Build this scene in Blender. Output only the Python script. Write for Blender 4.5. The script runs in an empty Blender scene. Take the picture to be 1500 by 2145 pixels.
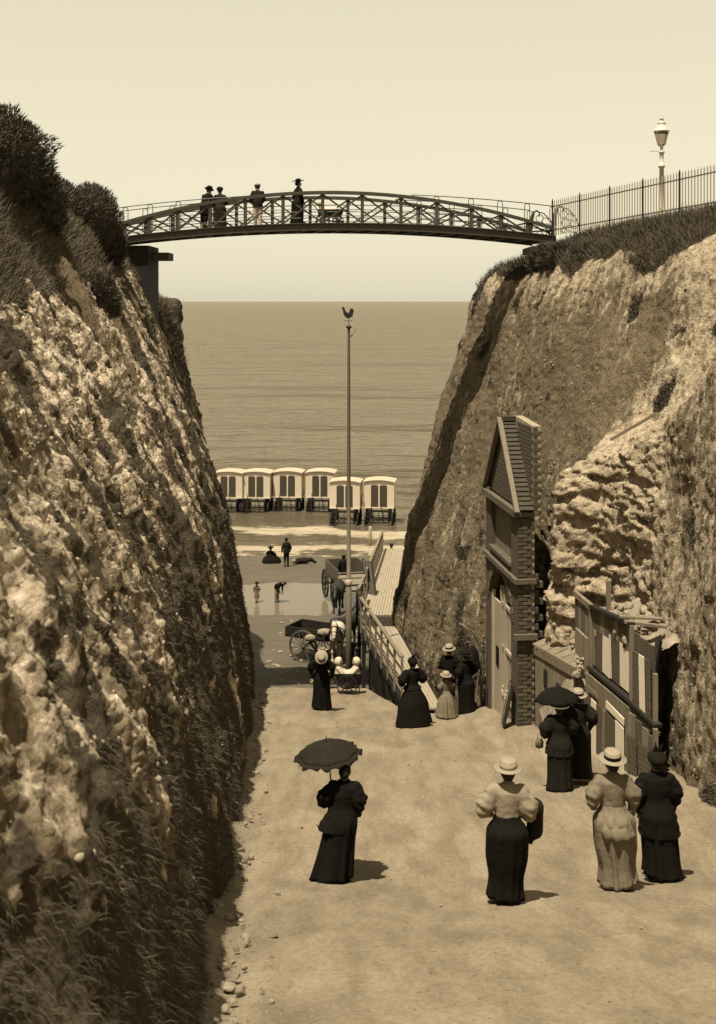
import bpy, math, random
import numpy as np
from mathutils import Vector, Matrix
R = math.radians
rng = np.random.default_rng(7)
random.seed(7)
scene = bpy.context.scene
col = scene.collection

# ---------------------------------------------------------------- camera
CAMZ = 16.0
FPX = 2500.0                       # focal length in pixels of the 1500 x 2145 plate
cam_d = bpy.data.cameras.new('camera')
cam = bpy.data.objects.new('camera', cam_d)
col.objects.link(cam)
cam.location = (0, 0, CAMZ)
cam.rotation_euler = (R(90), 0, 0)
cam_d.sensor_fit = 'VERTICAL'
cam_d.sensor_height = 36.0
cam_d.lens = 36.0 * FPX / 2145.0
cam_d.shift_y = -(1072.5 - 630.0) / 2145.0      # falling front: verticals stay upright
cam_d.clip_end = 60000
cam_d.clip_start = 0.1
cam_d.dof.use_dof = True
cam_d.dof.focus_distance = 30.0
cam_d.dof.aperture_fstop = 2.8
scene.camera = cam

# ---------------------------------------------------------------- sky and sun
SUNX, SUNY = 0.20, 0.31            # shadow offset per metre of height
sun_el = math.atan(1.0 / math.hypot(SUNX, SUNY))
world = bpy.data.worlds.new('World')
scene.world = world
world.use_nodes = True
wn = world.node_tree.nodes; wl = world.node_tree.links
wn.clear()
w_out = wn.new('ShaderNodeOutputWorld')
w_bg = wn.new('ShaderNodeBackground')
w_sky = wn.new('ShaderNodeTexSky')
w_sky.sky_type = 'NISHITA'
w_sky.sun_disc = False
w_sky.sun_elevation = sun_el
w_sky.sun_rotation = math.atan2(-SUNX, -SUNY)
w_sky.air_density = 1.0
w_sky.dust_density = 0.4
w_sky.ozone_density = 1.0
w_sep = wn.new('ShaderNodeSeparateColor')       # a blue-sensitive plate: only the blue light of the sky counts
w_pow = wn.new('ShaderNodeMath'); w_pow.operation = 'POWER'; w_pow.inputs[1].default_value = 0.45
w_tint = wn.new('ShaderNodeMix'); w_tint.data_type = 'RGBA'; w_tint.blend_type = 'MULTIPLY'
w_tint.inputs[0].default_value = 1.0
w_tint.inputs[7].default_value = (1.0, 0.915, 0.68, 1)     # toned print: the whole sky is cream
wl.new(w_sky.outputs[0], w_sep.inputs[0])
wl.new(w_sep.outputs[2], w_pow.inputs[0])
w_mul = wn.new('ShaderNodeMath'); w_mul.operation = 'MULTIPLY'; w_mul.inputs[1].default_value = 1.43
wl.new(w_pow.outputs[0], w_mul.inputs[0])
wl.new(w_mul.outputs[0], w_tint.inputs[6])
wl.new(w_tint.outputs[2], w_bg.inputs[0])
w_bg.inputs[1].default_value = 0.15
wl.new(w_bg.outputs[0], w_out.inputs[0])

sun_d = bpy.data.lights.new('sun', 'SUN')
sun_d.energy = 5.0
sun_d.angle = R(0.55)
sun_d.color = (1.0, 0.93, 0.78)
sun = bpy.data.objects.new('sun', sun_d)
col.objects.link(sun)
sun.location = (-10, -20, 60)
sun.rotation_euler = Vector((SUNX, SUNY, -1.0)).to_track_quat('-Z', 'Y').to_euler()

scene.view_settings.view_transform = 'Standard'
scene.view_settings.look = 'None'
scene.view_settings.gamma = 1.0
scene.view_settings.use_curve_mapping = False
scene.view_settings.exposure = 0.85     # the plate was exposed for the shaded gap

# ---------------------------------------------------------------- helpers
def at(px, py, Y):
    return Vector(((px - 750.0) * Y / FPX, Y, CAMZ - (py - 630.0) * Y / FPX))

GY = [-30, -12, 0, 8.7, 13.7, 15.7, 20, 28, 36.5, 60]
GZ = [19.0, 17.0, 13.6, 10.75, 9.07, 8.42, 7.52, 5.94, 4.25, 0]
def gz(Y): return float(np.interp(Y, GY, GZ))
def ground(px, py):
    """place on the ramp seen at this spot of the plate"""
    best = min((abs(CAMZ - (py - 630) * y / FPX - gz(y)), y) for y in np.arange(7, 37, 0.02))
    Y = float(best[1])
    return Vector(((px - 750.0) * Y / FPX, Y, gz(Y)))
BY = [24, 36, 45, 48, 60, 66, 71, 76, 90, 140]
BZ = [3.0, 2.2, 1.5, 1.35, 0.70, 0.50, 0.25, -0.05, -0.5, -2]
def bz(Y): return float(np.interp(Y, BY, BZ))

def hsh(i, j, k, s):
    h = (i.astype(np.int64) * 374761393 + j.astype(np.int64) * 668265263 + k.astype(np.int64) * 2147483647 + s * 974634777) & 0xFFFFFFFF
    h = ((h ^ (h >> 13)) * 1274126177) & 0xFFFFFFFF
    h = ((h ^ (h >> 16)) * 2246822519) & 0xFFFFFFFF
    return h ^ (h >> 15)
G3 = np.array([[1,1,0],[-1,1,0],[1,-1,0],[-1,-1,0],[1,0,1],[-1,0,1],[1,0,-1],[-1,0,-1],
               [0,1,1],[0,-1,1],[0,1,-1],[0,-1,-1],[1,1,0],[-1,1,0],[0,-1,1],[0,-1,-1]], float)
def perlin(x, y, z, s=0):
    x, y, z = np.broadcast_arrays(np.asarray(x, float), np.asarray(y, float), np.asarray(z, float))
    i, j, k = np.floor(x), np.floor(y), np.floor(z)
    fx, fy, fz = x - i, y - j, z - k
    u, v, w = [t * t * t * (t * (t * 6 - 15) + 10) for t in (fx, fy, fz)]
    r = 0
    for a in (0, 1):
        for b in (0, 1):
            for c in (0, 1):
                g = G3[hsh(i + a, j + b, k + c, s) & 15]
                d = g[..., 0] * (fx - a) + g[..., 1] * (fy - b) + g[..., 2] * (fz - c)
                r = r + d * (u if a else 1 - u) * (v if b else 1 - v) * (w if c else 1 - w)
    return r
def fbm(x, y, z, o=4, s=0):
    r = 0; a = 1.0
    for n in range(o):
        r = r + a * perlin(x * 2**n, y * 2**n, z * 2**n, s + n); a *= 0.5
    return r
def worley(x, y, z, s=0):
    i, j, k = np.floor(x), np.floor(y), np.floor(z)
    f1 = np.full(x.shape, 9.0); idv = np.zeros(x.shape)
    for a in (-1, 0, 1):
        for b in (-1, 0, 1):
            for c in (-1, 0, 1):
                h = hsh(i + a, j + b, k + c, s)
                dx = i + a + (h & 1023) / 1023.0 - x
                dy = j + b + ((h >> 10) & 1023) / 1023.0 - y
                dz = k + c + ((h >> 20) & 1023) / 1023.0 - z
                d = dx * dx + dy * dy + dz * dz
                m = d < f1
                f1 = np.where(m, d, f1); idv = np.where(m, (h >> 5) & 255, idv)
    return np.sqrt(f1), idv / 255.0
def sstep(a, b, x):
    t = np.clip((x - a) / (b - a), 0, 1)
    return t * t * (3 - 2 * t)
def pchip(xs, ys, x):
    xs = np.asarray(xs, float); ys = np.asarray(ys, float)
    hh = np.diff(xs); d = np.diff(ys, axis=0) / hh[:, None]
    m = np.zeros_like(ys)
    m[0] = d[0]; m[-1] = d[-1]
    p = d[:-1] * d[1:]
    w1 = (2 * hh[1:] + hh[:-1])[:, None]; w2 = (hh[1:] + 2 * hh[:-1])[:, None]
    with np.errstate(divide='ignore', invalid='ignore'):
        m[1:-1] = np.where(p > 0, (w1 + w2) / (w1 / d[:-1] + w2 / d[1:]), 0)
    i = np.clip(np.searchsorted(xs, x, side='right') - 1, 0, len(hh) - 1)
    t = ((x - xs[i]) / hh[i])[:, None]; h1 = hh[i][:, None]
    return ((2*t**3-3*t**2+1)*ys[i] + (t**3-2*t**2+t)*h1*m[i] + (-2*t**3+3*t**2)*ys[i+1] + (t**3-t**2)*h1*m[i+1])

# ---------------------------------------------------------------- materials (toned in sepia throughout)
def sep(l, k=1.0):
    """a tone of the print: pale tones creamier, dark tones browner"""
    g = 0.785 + 0.06 * min(l, 0.8); b = 0.485 + 0.19 * min(l, 0.8)
    l = l * 0.66
    return (l, l * g ** k, l * b ** k, 1)
MATS = {}
def mk(name, l1, l2=None, scale=4.0, rough=0.85, bump=0.0, bscale=None, stretch=(1, 1, 1), spec=0.25, contrast=0.25, detail=6.0):
    m = bpy.data.materials.new(name); m.use_nodes = True
    nt = m.node_tree; n = nt.nodes; l = nt.links
    b = n['Principled BSDF']
    b.inputs['Roughness'].default_value = rough
    b.inputs['Specular IOR Level'].default_value = spec
    if l2 is None: l2 = l1 * 0.7
    tc = n.new('ShaderNodeTexCoord'); mp = n.new('ShaderNodeMapping')
    mp.inputs['Scale'].default_value = stretch
    l.new(tc.outputs['Object'], mp.inputs[0])
    nz = n.new('ShaderNodeTexNoise'); nz.inputs['Scale'].default_value = scale; nz.inputs['Detail'].default_value = detail
    nz.inputs['Roughness'].default_value = 0.65
    l.new(mp.outputs[0], nz.inputs['Vector'])
    cr = n.new('ShaderNodeValToRGB')
    cr.color_ramp.elements[0].position = 0.5 - contrast; cr.color_ramp.elements[0].color = sep(l2)
    cr.color_ramp.elements[1].position = 0.5 + contrast; cr.color_ramp.elements[1].color = sep(l1)
    l.new(nz.outputs['Fac'], cr.inputs[0]); l.new(cr.outputs[0], b.inputs['Base Color'])
    if bump > 0:
        nb = n.new('ShaderNodeTexNoise'); nb.inputs['Scale'].default_value = bscale or scale * 3; nb.inputs['Detail'].default_value = 6
        l.new(mp.outputs[0], nb.inputs['Vector'])
        bp = n.new('ShaderNodeBump'); bp.inputs['Strength'].default_value = bump; bp.inputs['Distance'].default_value = 0.02
        l.new(nb.outputs['Fac'], bp.inputs['Height']); l.new(bp.outputs[0], b.inputs['Normal'])
    MATS[name] = m
    return m
M_black = mk('black_cloth', 0.011, 0.006, 9, 0.9, 0.5, 14, spec=0.10)
M_black2 = mk('rusty_black_cloth', 0.019, 0.010, 8, 0.9, 0.5, 14, spec=0.10)
M_dark = mk('dark_brown_cloth', 0.026, 0.014, 8, 0.9, 0.5, 14, spec=0.12)
M_grey = mk('fawn_cloth', 0.25, 0.17, 7, 0.9, 0.7, 13, spec=0.12)
M_pale = mk('pale_cloth', 0.36, 0.26, 7, 0.9, 0.7, 13, spec=0.12)
M_white = mk('white_cotton', 0.66, 0.52, 7, 0.9, 0.2, 60, spec=0.15)
M_check = mk('print_cotton', 0.22, 0.10, 30, 0.9, 0.1, 60, spec=0.15)
M_straw = mk('straw', 0.38, 0.28, 40, 0.8, 0.3, 120, spec=0.2)
M_skin = mk('skin', 0.34, 0.26, 10, 0.6, spec=0.3)
M_hair = mk('hair', 0.022, 0.012, 30, 0.6, 0.3, 80, stretch=(4, 4, 1))
M_leather = mk('boot_leather', 0.02, 0.01, 20, 0.5, spec=0.4)
M_iron = mk('painted_iron', 0.085, 0.050, 6, 0.55, 0.15, 40, spec=0.35)
M_iron2 = mk('black_iron', 0.022, 0.012, 8, 0.6, 0.15, 40, spec=0.35)
M_timber = mk('weathered_timber', 0.30, 0.15, 5, 0.85, 0.4, 30, stretch=(1, 1, 0.12))
M_timber_d = mk('tarred_timber', 0.030, 0.014, 5, 0.8, 0.3, 30, stretch=(1, 1, 0.15))
M_timber_m = mk('brown_timber', 0.145, 0.08, 5, 0.85, 0.4, 30, stretch=(1, 1, 0.15))
M_deck = mk('deck_plank', 0.42, 0.30, 4, 0.85, 0.3, 25, stretch=(1, 0.15, 1))
M_rail = mk('rail_timber', 0.26, 0.17, 5, 0.8, 0.25, 30, stretch=(1, 0.3, 0.3))
M_mast = mk('mast_paint', 0.20, 0.12, 3, 0.6, 0.1, 20, stretch=(1, 1, 0.2), spec=0.35)
M_paint = mk('white_paint', 0.86, 0.74, 3, 0.7, 0.15, 30, stretch=(1, 1, 0.15))
M_cream = mk('lamp_paint', 0.80, 0.68, 5, 0.5, spec=0.4)
M_door = mk('grey_door_paint', 0.085, 0.06, 3, 0.75, 0.15, 30, stretch=(1, 1, 0.15))
M_frame = mk('door_frame_paint', 0.56, 0.38, 5, 0.7, 0.15, 30, stretch=(1, 1, 0.2))
M_brick = mk('brick', 0.135, 0.075, 7, 0.9, 0.4, 50)
M_mortar = mk('mortar', 0.42, 0.28, 9, 0.95, 0.3, 60)
M_tile = mk('roof_tile', 0.085, 0.045, 6, 0.85, 0.3, 40)
M_stone = mk('dressed_stone', 0.17, 0.10, 5, 0.9, 0.4, 30)
M_chalklump = mk('chalk_lump', 0.46, 0.20, 5, 0.95, 0.5, 22)
M_flint = mk('dull_stone', 0.30, 0.16, 6, 0.95, 0.5, 25)
M_grass = mk('dry_grass', 0.19, 0.075, 1.3, 0.9, contrast=0.18)
M_grass_d = mk('dark_grass', 0.15, 0.055, 1.5, 0.9, contrast=0.18)
M_leaf = mk('shrub_leaf', 0.105, 0.038, 2.2, 0.85, contrast=0.2)
M_stem = mk('woody_stem', 0.06, 0.03, 12, 0.9, 0.3, 40)
M_horse_w = mk('grey_horse', 0.70, 0.48, 6, 0.8)
M_horse_d = mk('dark_horse', 0.022, 0.012, 6, 0.65, spec=0.35)
M_glass = mk('dull_pane', 0.02, 0.015, 3, 0.12, spec=0.6)
M_paper_w = mk('bill_paper', 0.95, 0.75, 4, 0.9, contrast=0.3)

def mat_print(name):
    """closely printed dark bill: lines of illegible type"""
    m = bpy.data.materials.new(name); m.use_nodes = True
    n = m.node_tree.nodes; l = m.node_tree.links; b = n['Principled BSDF']
    b.inputs['Roughness'].default_value = 0.9; b.inputs['Specular IOR Level'].default_value = 0.15
    tc = n.new('ShaderNodeTexCoord'); mp = n.new('ShaderNodeMapping')
    l.new(tc.outputs['Object'], mp.inputs[0])
    br = n.new('ShaderNodeTexBrick')
    br.inputs['Scale'].default_value = 1.0
    br.inputs['Brick Width'].default_value = 0.07; br.inputs['Row Height'].default_value = 0.095
    br.inputs['Mortar Size'].default_value = 0.010; br.inputs['Bias'].default_value = 0.0
    br.inputs['Color1'].default_value = sep(0.07); br.inputs['Color2'].default_value = sep(0.11); br.inputs['Mortar'].default_value = sep(0.17)
    # x along the board, z up -> the brick pattern works in x, y
    sx = n.new('ShaderNodeSeparateXYZ'); cx = n.new('ShaderNodeCombineXYZ')
    l.new(mp.outputs[0], sx.inputs[0]); l.new(sx.outputs[0], cx.inputs[0]); l.new(sx.outputs[2], cx.inputs[1])
    l.new(cx.outputs[0], br.inputs['Vector'])
    nz = n.new('ShaderNodeTexNoise'); nz.inputs['Scale'].default_value = 14; l.new(cx.outputs[0], nz.inputs['Vector'])
    mx = n.new('ShaderNodeMix'); mx.data_type = 'RGBA'; mx.blend_type = 'MIX'
    mr = n.new('ShaderNodeMapRange'); mr.inputs[1].default_value = 0.45; mr.inputs[2].default_value = 0.75; mr.inputs[4].default_value = 0.75
    l.new(nz.outputs['Fac'], mr.inputs[0]); l.new(mr.outputs[0], mx.inputs[0])
    l.new(br.outputs[0], mx.inputs[6]); mx.inputs[7].default_value = sep(0.12)
    l.new(mx.outputs[2], b.inputs['Base Color'])
    return m
M_print = mat_print('printed_bill')

# ---------------------------------------------------------------- mesh collector
def link(name, mesh, mat, parent=None, smooth=False):
    o = bpy.data.objects.new(name, mesh); col.objects.link(o)
    if mat is not None and not mesh.materials: mesh.materials.append(mat)
    if smooth: mesh.polygons.foreach_set('use_smooth', np.ones(len(mesh.polygons), bool))
    if parent is not None: o.parent = parent
    return o
def mesh_np(name, V, F):
    me = bpy.data.meshes.new(name)
    V = np.asarray(V, np.float32); F = np.asarray(F, np.int32)
    me.vertices.add(len(V)); me.vertices.foreach_set('co', V.ravel())
    k = F.shape[1]
    me.loops.add(F.size); me.loops.foreach_set('vertex_index', F.ravel())
    me.polygons.add(len(F)); me.polygons.foreach_set('loop_start', np.arange(0, F.size, k, dtype=np.int32))
    me.update(calc_edges=True); me.validate()
    return me
class MB:
    def __init__(s): s.v = []; s.f = []
    def add(s, V, F):
        o = len(s.v); s.v += [tuple(p) for p in V]; s.f += [tuple(i + o for i in f) for f in F]; return s
    def box(s, lo, hi):
        (a, b, c), (d, e, f) = lo, hi
        return s.add([(a,b,c),(d,b,c),(d,e,c),(a,e,c),(a,b,f),(d,b,f),(d,e,f),(a,e,f)],
                     [(0,3,2,1),(4,5,6,7),(0,1,5,4),(1,2,6,5),(2,3,7,6),(3,0,4,7)])
    def bar(s, p, q, w, h, up=(0, 0, 1)):
        p = Vector(p); q = Vector(q); d = (q - p).normalized(); up = Vector(up)
        if abs(d.dot(up)) > 0.98: up = Vector((0, 1, 0))
        x = d.cross(up).normalized() * (w / 2); y = x.cross(d).normalized() * (h / 2)
        c = [-x - y, x - y, x + y, -x + y]
        return s.add([p + k for k in c] + [q + k for k in c],
                     [(0,1,2,3),(7,6,5,4),(0,4,5,1),(1,5,6,2),(2,6,7,3),(3,7,4,0)])
    def tube(s, pts, r, n=7, closed=False):
        pts = [Vector(p) for p in pts]; m = len(pts)
        rs = list(r) if hasattr(r, '__len__') else [r] * m
        V = []; ref = None
        for i, p in enumerate(pts):
            if closed: t = (pts[(i + 1) % m] - pts[i - 1]).normalized()
            else: t = (pts[min(i + 1, m - 1)] - pts[max(i - 1, 0)]).normalized()
            if ref is None: ref = Vector((0, 0, 1)) if abs(t.z) < 0.9 else Vector((1, 0, 0))
            x = t.cross(ref).normalized(); y = x.cross(t).normalized(); ref = y
            for k in range(n):
                a = 2 * math.pi * k / n
                V.append(p + x * (rs[i] * math.cos(a)) + y * (rs[i] * math.sin(a)))
        F = []
        for i in range(m if closed else m - 1):
            j = (i + 1) % m
            for k in range(n):
                F.append((i*n+k, i*n+(k+1) % n, j*n+(k+1) % n, j*n+k))
        if not closed:
            F.append(tuple(range(n))[::-1]); F.append(tuple((m-1)*n + k for k in range(n)))
        return s.add(V, F)
    def lathe(s, prof, n=20, c=(0, 0, 0), sx=1, sy=1):
        V = []; m = len(prof)
        for (r, z) in prof:
            for k in range(n):
                a = 2 * math.pi * k / n
                V.append((c[0] + r * math.cos(a) * sx, c[1] + r * math.sin(a) * sy, c[2] + z))
        F = [(i*n+k, i*n+(k+1) % n, (i+1)*n+(k+1) % n, (i+1)*n+k) for i in range(m-1) for k in range(n)]
        F.append(tuple(range(n))[::-1]); F.append(tuple((m-1)*n + k for k in range(n)))
        return s.add(V, F)
    def prism(s, poly, a, b, ax='y'):
        """poly of (u, z); extruded along local y from a to b (or x)"""
        n = len(poly)
        f = (lambda u, z, t: (u, t, z)) if ax == 'y' else (lambda u, z, t: (t, u, z))
        V = [f(u, z, a) for u, z in poly] + [f(u, z, b) for u, z in poly]
        F = [tuple(range(n)), tuple(range(n, 2*n))[::-1]] + [(i, i + n, (i+1) % n + n, (i+1) % n) for i in range(n)]
        return s.add(V, F)
    def xf(s, M):
        s.v = [tuple(M @ Vector(p)) for p in s.v]; return s
    def mesh(s, name, bev=0.0):
        me = bpy.data.meshes.new(name); me.from_pydata(s.v, [], s.f); me.validate(); me.update()
        return me
    def build(s, name, mat, parent=None, smooth=False, world=False):
        if world and parent is not None:
            t = parent.matrix_basis.inverted(); s.v = [tuple(t @ Vector(p)) for p in s.v]
        return link(name, s.mesh(name), mat, parent, smooth)
def tag(o, label=None, cat=None, group=None, kind=None):
    if label: o['label'] = label
    if cat: o['category'] = cat
    if group: o['group'] = group
    if kind: o['kind'] = kind
    return o
def thing(name, label, cat, loc=(0, 0, 0), rz=0.0, group=None):
    o = bpy.data.objects.new(name, None); col.objects.link(o)
    o.empty_display_size = 0.2
    o.matrix_basis = Matrix.Translation(Vector(loc)) @ Matrix.Rotation(rz, 4, 'Z')
    return tag(o, label, cat, group)
def inst(name, mesh, parent, M, mat=None):
    o = bpy.data.objects.new(name, mesh); col.objects.link(o)
    o.parent = parent; o.matrix_basis = M
    return o
def copy_tree(o, parent=None):
    c = o.copy(); col.objects.link(c); c.parent = parent
    for ch in o.children: copy_tree(ch, c)
    return c
def rock_mesh(name, seed, sub=2):
    """an angular lump"""
    import bmesh
    bm = bmesh.new(); bmesh.ops.create_icosphere(bm, subdivisions=sub, radius=1.0)
    r = random.Random(seed)
    pl = [(Vector((r.gauss(0,1), r.gauss(0,1), r.gauss(0,1))).normalized(), r.uniform(0.5, 0.9)) for _ in range(9)]
    for v in bm.verts:
        for n_, d in pl:
            k = v.co.dot(n_) - d
            if k > 0: v.co -= n_ * k
        v.co *= 1 + r.uniform(-0.05, 0.05)
    me = bpy.data.meshes.new(name); bm.to_mesh(me); bm.free(); return me

def blades(P, D, L, W, bend, seed=0):
    """grass blades: bases P, directions D, lengths L, widths W; three-sided strips"""
    g = np.random.default_rng(seed); n = len(P)
    side = np.cross(D, g.normal(size=(n, 3))); side /= np.linalg.norm(side, axis=1)[:, None] + 1e-9
    b = g.normal(size=(n, 3)) * 0.35 + np.array([0, 0, -1.0]) * bend
    m = P + D * (L * 0.55)[:, None]
    t = P + D * L[:, None] + b * (L * 0.35)[:, None]
    w = side * (W / 2)[:, None]
    V = np.stack([P - w, P + w, m + w * 0.75, m - w * 0.75, t], 1).reshape(-1, 3)
    o = np.arange(n)[:, None] * 5
    F = np.concatenate([o + [0, 1, 2], o + [0, 2, 3], o + [3, 2, 4]], 0)
    return V, F
# ================================================================ THE SETTING
def pts(l): return np.array(l, float)
def loft(st, us_density, nu, vlev):
    st = np.array(st, float)                      # S x K x 3
    cen = st.mean(axis=1)
    s = np.concatenate([[0], np.cumsum(np.linalg.norm(np.diff(cen, axis=0), axis=1))])
    fine = np.linspace(0, s[-1], 2000)
    cf = pchip(s, cen, fine)
    w = us_density(cf)
    c = np.concatenate([[0], np.cumsum((w[1:] + w[:-1]) / 2 * np.diff(fine))]); c /= c[-1]
    su = np.interp(np.linspace(0, 1, nu), c, fine)
    K = st.shape[1]
    A = np.stack([pchip(s, st[:, k], su) for k in range(K)], 1)       # nu x K x 3
    kk = np.arange(K, dtype=float)
    vv = np.concatenate([np.linspace(kk[i], kk[i+1], vlev[i], endpoint=False) for i in range(K-1)] + [[K-1.0]])
    B = np.stack([pchip(kk, A[i], vv) for i in range(nu)], 0)         # nu x nv x 3
    return B, su, vv
def grid_faces(nu, nv):
    i, j = np.meshgrid(np.arange(nu-1), np.arange(nv-1), indexing='ij')
    a = (i * nv + j).ravel()
    return np.stack([a, a + nv, a + nv + 1, a + 1], 1)
def grid_normals(B):
    du = np.gradient(B, axis=0); dv = np.gradient(B, axis=1)
    n = np.cross(du, dv); n /= np.linalg.norm(n, axis=2)[..., None] + 1e-12
    return n

def mat_cliff(name, chalk, stain, soil, nscale=1.0):
    m = bpy.data.materials.new(name); m.use_nodes = True
    n = m.node_tree.nodes; l = m.node_tree.links; b = n['Principled BSDF']
    b.inputs['Roughness'].default_value = 0.95; b.inputs['Specular IOR Level'].default_value = 0.1
    tc = n.new('ShaderNodeTexCoord')
    def attr(nm):
        a = n.new('ShaderNodeAttribute'); a.attribute_name = nm; return a.outputs['Fac']
    def noise(sc, det=6, stretch=None, ro=0.6):
        z = n.new('ShaderNodeTexNoise'); z.inputs['Scale'].default_value = sc; z.inputs['Detail'].default_value = det; z.inputs['Roughness'].default_value = ro
        if stretch:
            mp = n.new('ShaderNodeMapping'); mp.inputs['Scale'].default_value = stretch
            l.new(tc.outputs['Object'], mp.inputs[0]); l.new(mp.outputs[0], z.inputs['Vector'])
        else: l.new(tc.outputs['Object'], z.inputs['Vector'])
        return z.outputs['Fac']
    def ramp(f, a, b_, c0, c1):
        r = n.new('ShaderNodeValToRGB'); e = r.color_ramp.elements
        e[0].position = a; e[0].color = c0; e[1].position = b_; e[1].color = c1; l.new(f, r.inputs[0]); return r.outputs[0]
    def mix(f, a, b_):
        x = n.new('ShaderNodeMix'); x.data_type = 'RGBA'; l.new(f, x.inputs[0]); l.new(a, x.inputs[6]); l.new(b_, x.inputs[7]); return x.outputs[2]
    def mrange(f, a, b_, c=0.0, d=1.0):
        x = n.new('ShaderNodeMapRange'); x.interpolation_type = 'SMOOTHSTEP'
        x.inputs[1].default_value = a; x.inputs[2].default_value = b_; x.inputs[3].default_value = c; x.inputs[4].default_value = d
        l.new(f, x.inputs[0]); return x.outputs[0]
    def math_(op, a, b_):
        x = n.new('ShaderNodeMath'); x.operation = op; l.new(a, x.inputs[0])
        if isinstance(b_, (int, float)): x.inputs[1].default_value = b_
        else: l.new(b_, x.inputs[1])
        return x.outputs[0]
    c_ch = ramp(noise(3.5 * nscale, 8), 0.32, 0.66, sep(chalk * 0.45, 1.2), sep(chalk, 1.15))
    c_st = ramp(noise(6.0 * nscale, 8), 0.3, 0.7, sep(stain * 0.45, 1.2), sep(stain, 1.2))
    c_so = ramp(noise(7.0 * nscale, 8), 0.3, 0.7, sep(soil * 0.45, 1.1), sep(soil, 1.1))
    fs = math_('ADD', attr('stain'), math_('MULTIPLY', math_('SUBTRACT', noise(3.6, 9, (1, 1, 0.32), 0.72), 0.5), 2.8))
    c1 = mix(mrange(fs, 0.3, 0.75), c_ch, c_st)
    # dark pits and lichen specks
    sp = mrange(noise(16 * nscale, 4), 0.60, 0.70)
    c1 = mix(math_('MULTIPLY', sp, 0.6), c1, c_so)
    fv = math_('ADD', attr('soil'), math_('MULTIPLY', math_('SUBTRACT', noise(5.0, 6), 0.5), 0.9))
    c2 = mix(mrange(fv, 0.38, 0.62), c1, c_so)
    l.new(c2, b.inputs['Base Color'])
    b1 = n.new('ShaderNodeBump'); b1.inputs['Strength'].default_value = 0.8; b1.inputs['Distance'].default_value = 0.05
    vo = n.new('ShaderNodeTexVoronoi'); vo.inputs['Scale'].default_value = 9 * nscale; l.new(tc.outputs['Object'], vo.inputs['Vector'])
    hgt = math_('ADD', math_('MULTIPLY', noise(13 * nscale, 8, None, 0.7), 1.0), math_('MULTIPLY', vo.outputs['Distance'], -0.5))
    l.new(hgt, b1.inputs['Height']); l.new(b1.outputs[0], b.inputs['Normal'])
    return m
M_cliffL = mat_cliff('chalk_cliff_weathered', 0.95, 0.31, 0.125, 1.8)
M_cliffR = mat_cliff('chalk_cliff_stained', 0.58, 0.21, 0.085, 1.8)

# ---- left cliff: cross-sections from the foot (below ground) up to the plateau
def L(Y, xs, zs, Ys=None):
    return [(x, (Y if Ys is None else Ys[i]), z) for i, (x, z) in enumerate(zip(xs, zs))]
stL = [
 L(-26, [-3.0,-3.0,-3.2,-3.6,-4.4,-5.2,-8,-30], [17,18,18.2,18.5,19.0,19.4,19.6,19.8]),
 L(-8, [-3.0,-3.05,-3.2,-3.5,-4.1,-5.0,-8,-30], [15.0,15.9,16.6,17.2,17.8,18.6,19.2,19.6]),
 L(1,  [-2.9,-2.95,-3.2,-3.6,-4.3,-5.2,-8,-30], [12.3,13.2,14.4,15.6,16.6,18.0,18.9,19.4]),
 L(5,  [-1.65,-1.7,-2.0,-2.7,-3.5,-4.6,-8,-30], [11.2,11.95,13.3,14.8,16.2,17.8,18.8,19.3]),
 L(8,  [-1.10,-1.18,-1.5,-2.3,-3.3,-4.6,-8,-30], [10.2,11.0,12.6,14.2,15.9,17.7,18.7,19.3]),
 L(12, [-1.45,-1.55,-1.9,-2.8,-4.0,-5.3,-8,-30], [8.9,9.7,11.8,13.9,16.0,17.8,18.6,19.2]),
 L(18, [-1.9,-2.0,-2.4,-3.5,-5.2,-6.3,-9,-30], [7.2,8.0,10.3,13.2,16.2,18.0,18.6,19.2]),
 L(27, [-2.45,-2.55,-3.0,-4.4,-6.2,-7.1,-10,-30], [5.4,6.3,9.2,13.1,16.6,18.2,18.6,19.0]),
 L(36, [-3.1,-3.2,-3.75,-5.4,-7.35,-8.2,-10,-30], [1.6,3.2,8.2,13.0,17.1,18.1,18.5,18.8]),
 L(41, [-3.6,-3.75,-4.5,-6.1,-7.5,-8.1,-10,-30], [0.8,2.2,8.0,12.9,16.4,17.3,17.7,18.4]),
 L(45, [-4.05,-4.05,-4.65,-5.75,-6.75,-7.2,-9.5,-30], [0.4,1.6,6.5,9.8,13.8,15.8,16.6,17.6]),
 L(47.4, [-4.5,-4.5,-5.1,-6.1,-6.9,-7.2,-9.5,-30], [0.2,1.2,6.5,9.8,13.8,15.95,16.1,17.4]),
 L(49, [-5.2,-5.2,-5.6,-6.3,-7.3,-7.7,-10,-30], [0.0,1.0,6.5,9.8,13.8,15.9,16.0,17.2]),
 L(52, [-9,-9,-9.3,-10,-11,-11.6,-13,-30], [-0.2,0.8,6.5,9.8,13.8,16,16.2,17.0]),
 L(58, [-22,-22,-22.3,-23,-24,-25,-26,-32], [-0.3,0.5,6.5,9.8,13.8,16,16.4,17.0]),
]
def densL(c): return 1.0 / np.clip(c[:, 1], 5.0, 40) * np.where(c[:, 1] < 3, 0.25, 1) * np.where(c[:, 1] > 49, 0.4, 1)
BL, suL, vL = loft(stL, densL, 640, [8, 70, 90, 110, 60, 26, 8])
NL = grid_normals(BL)
if NL[300, 150, 0] < 0: NL = -NL
X, Yy, Z = BL[..., 0], BL[..., 1], BL[..., 2]
al = Yy - 0.35 * X
hv = vL[None, :] + 0 * X                              # 1 foot .. 4 chalk top .. 5 plateau edge
al = al + 0.30 * fbm(X / 1.6, Yy / 1.6, Z / 1.6, 3, 14)
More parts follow.
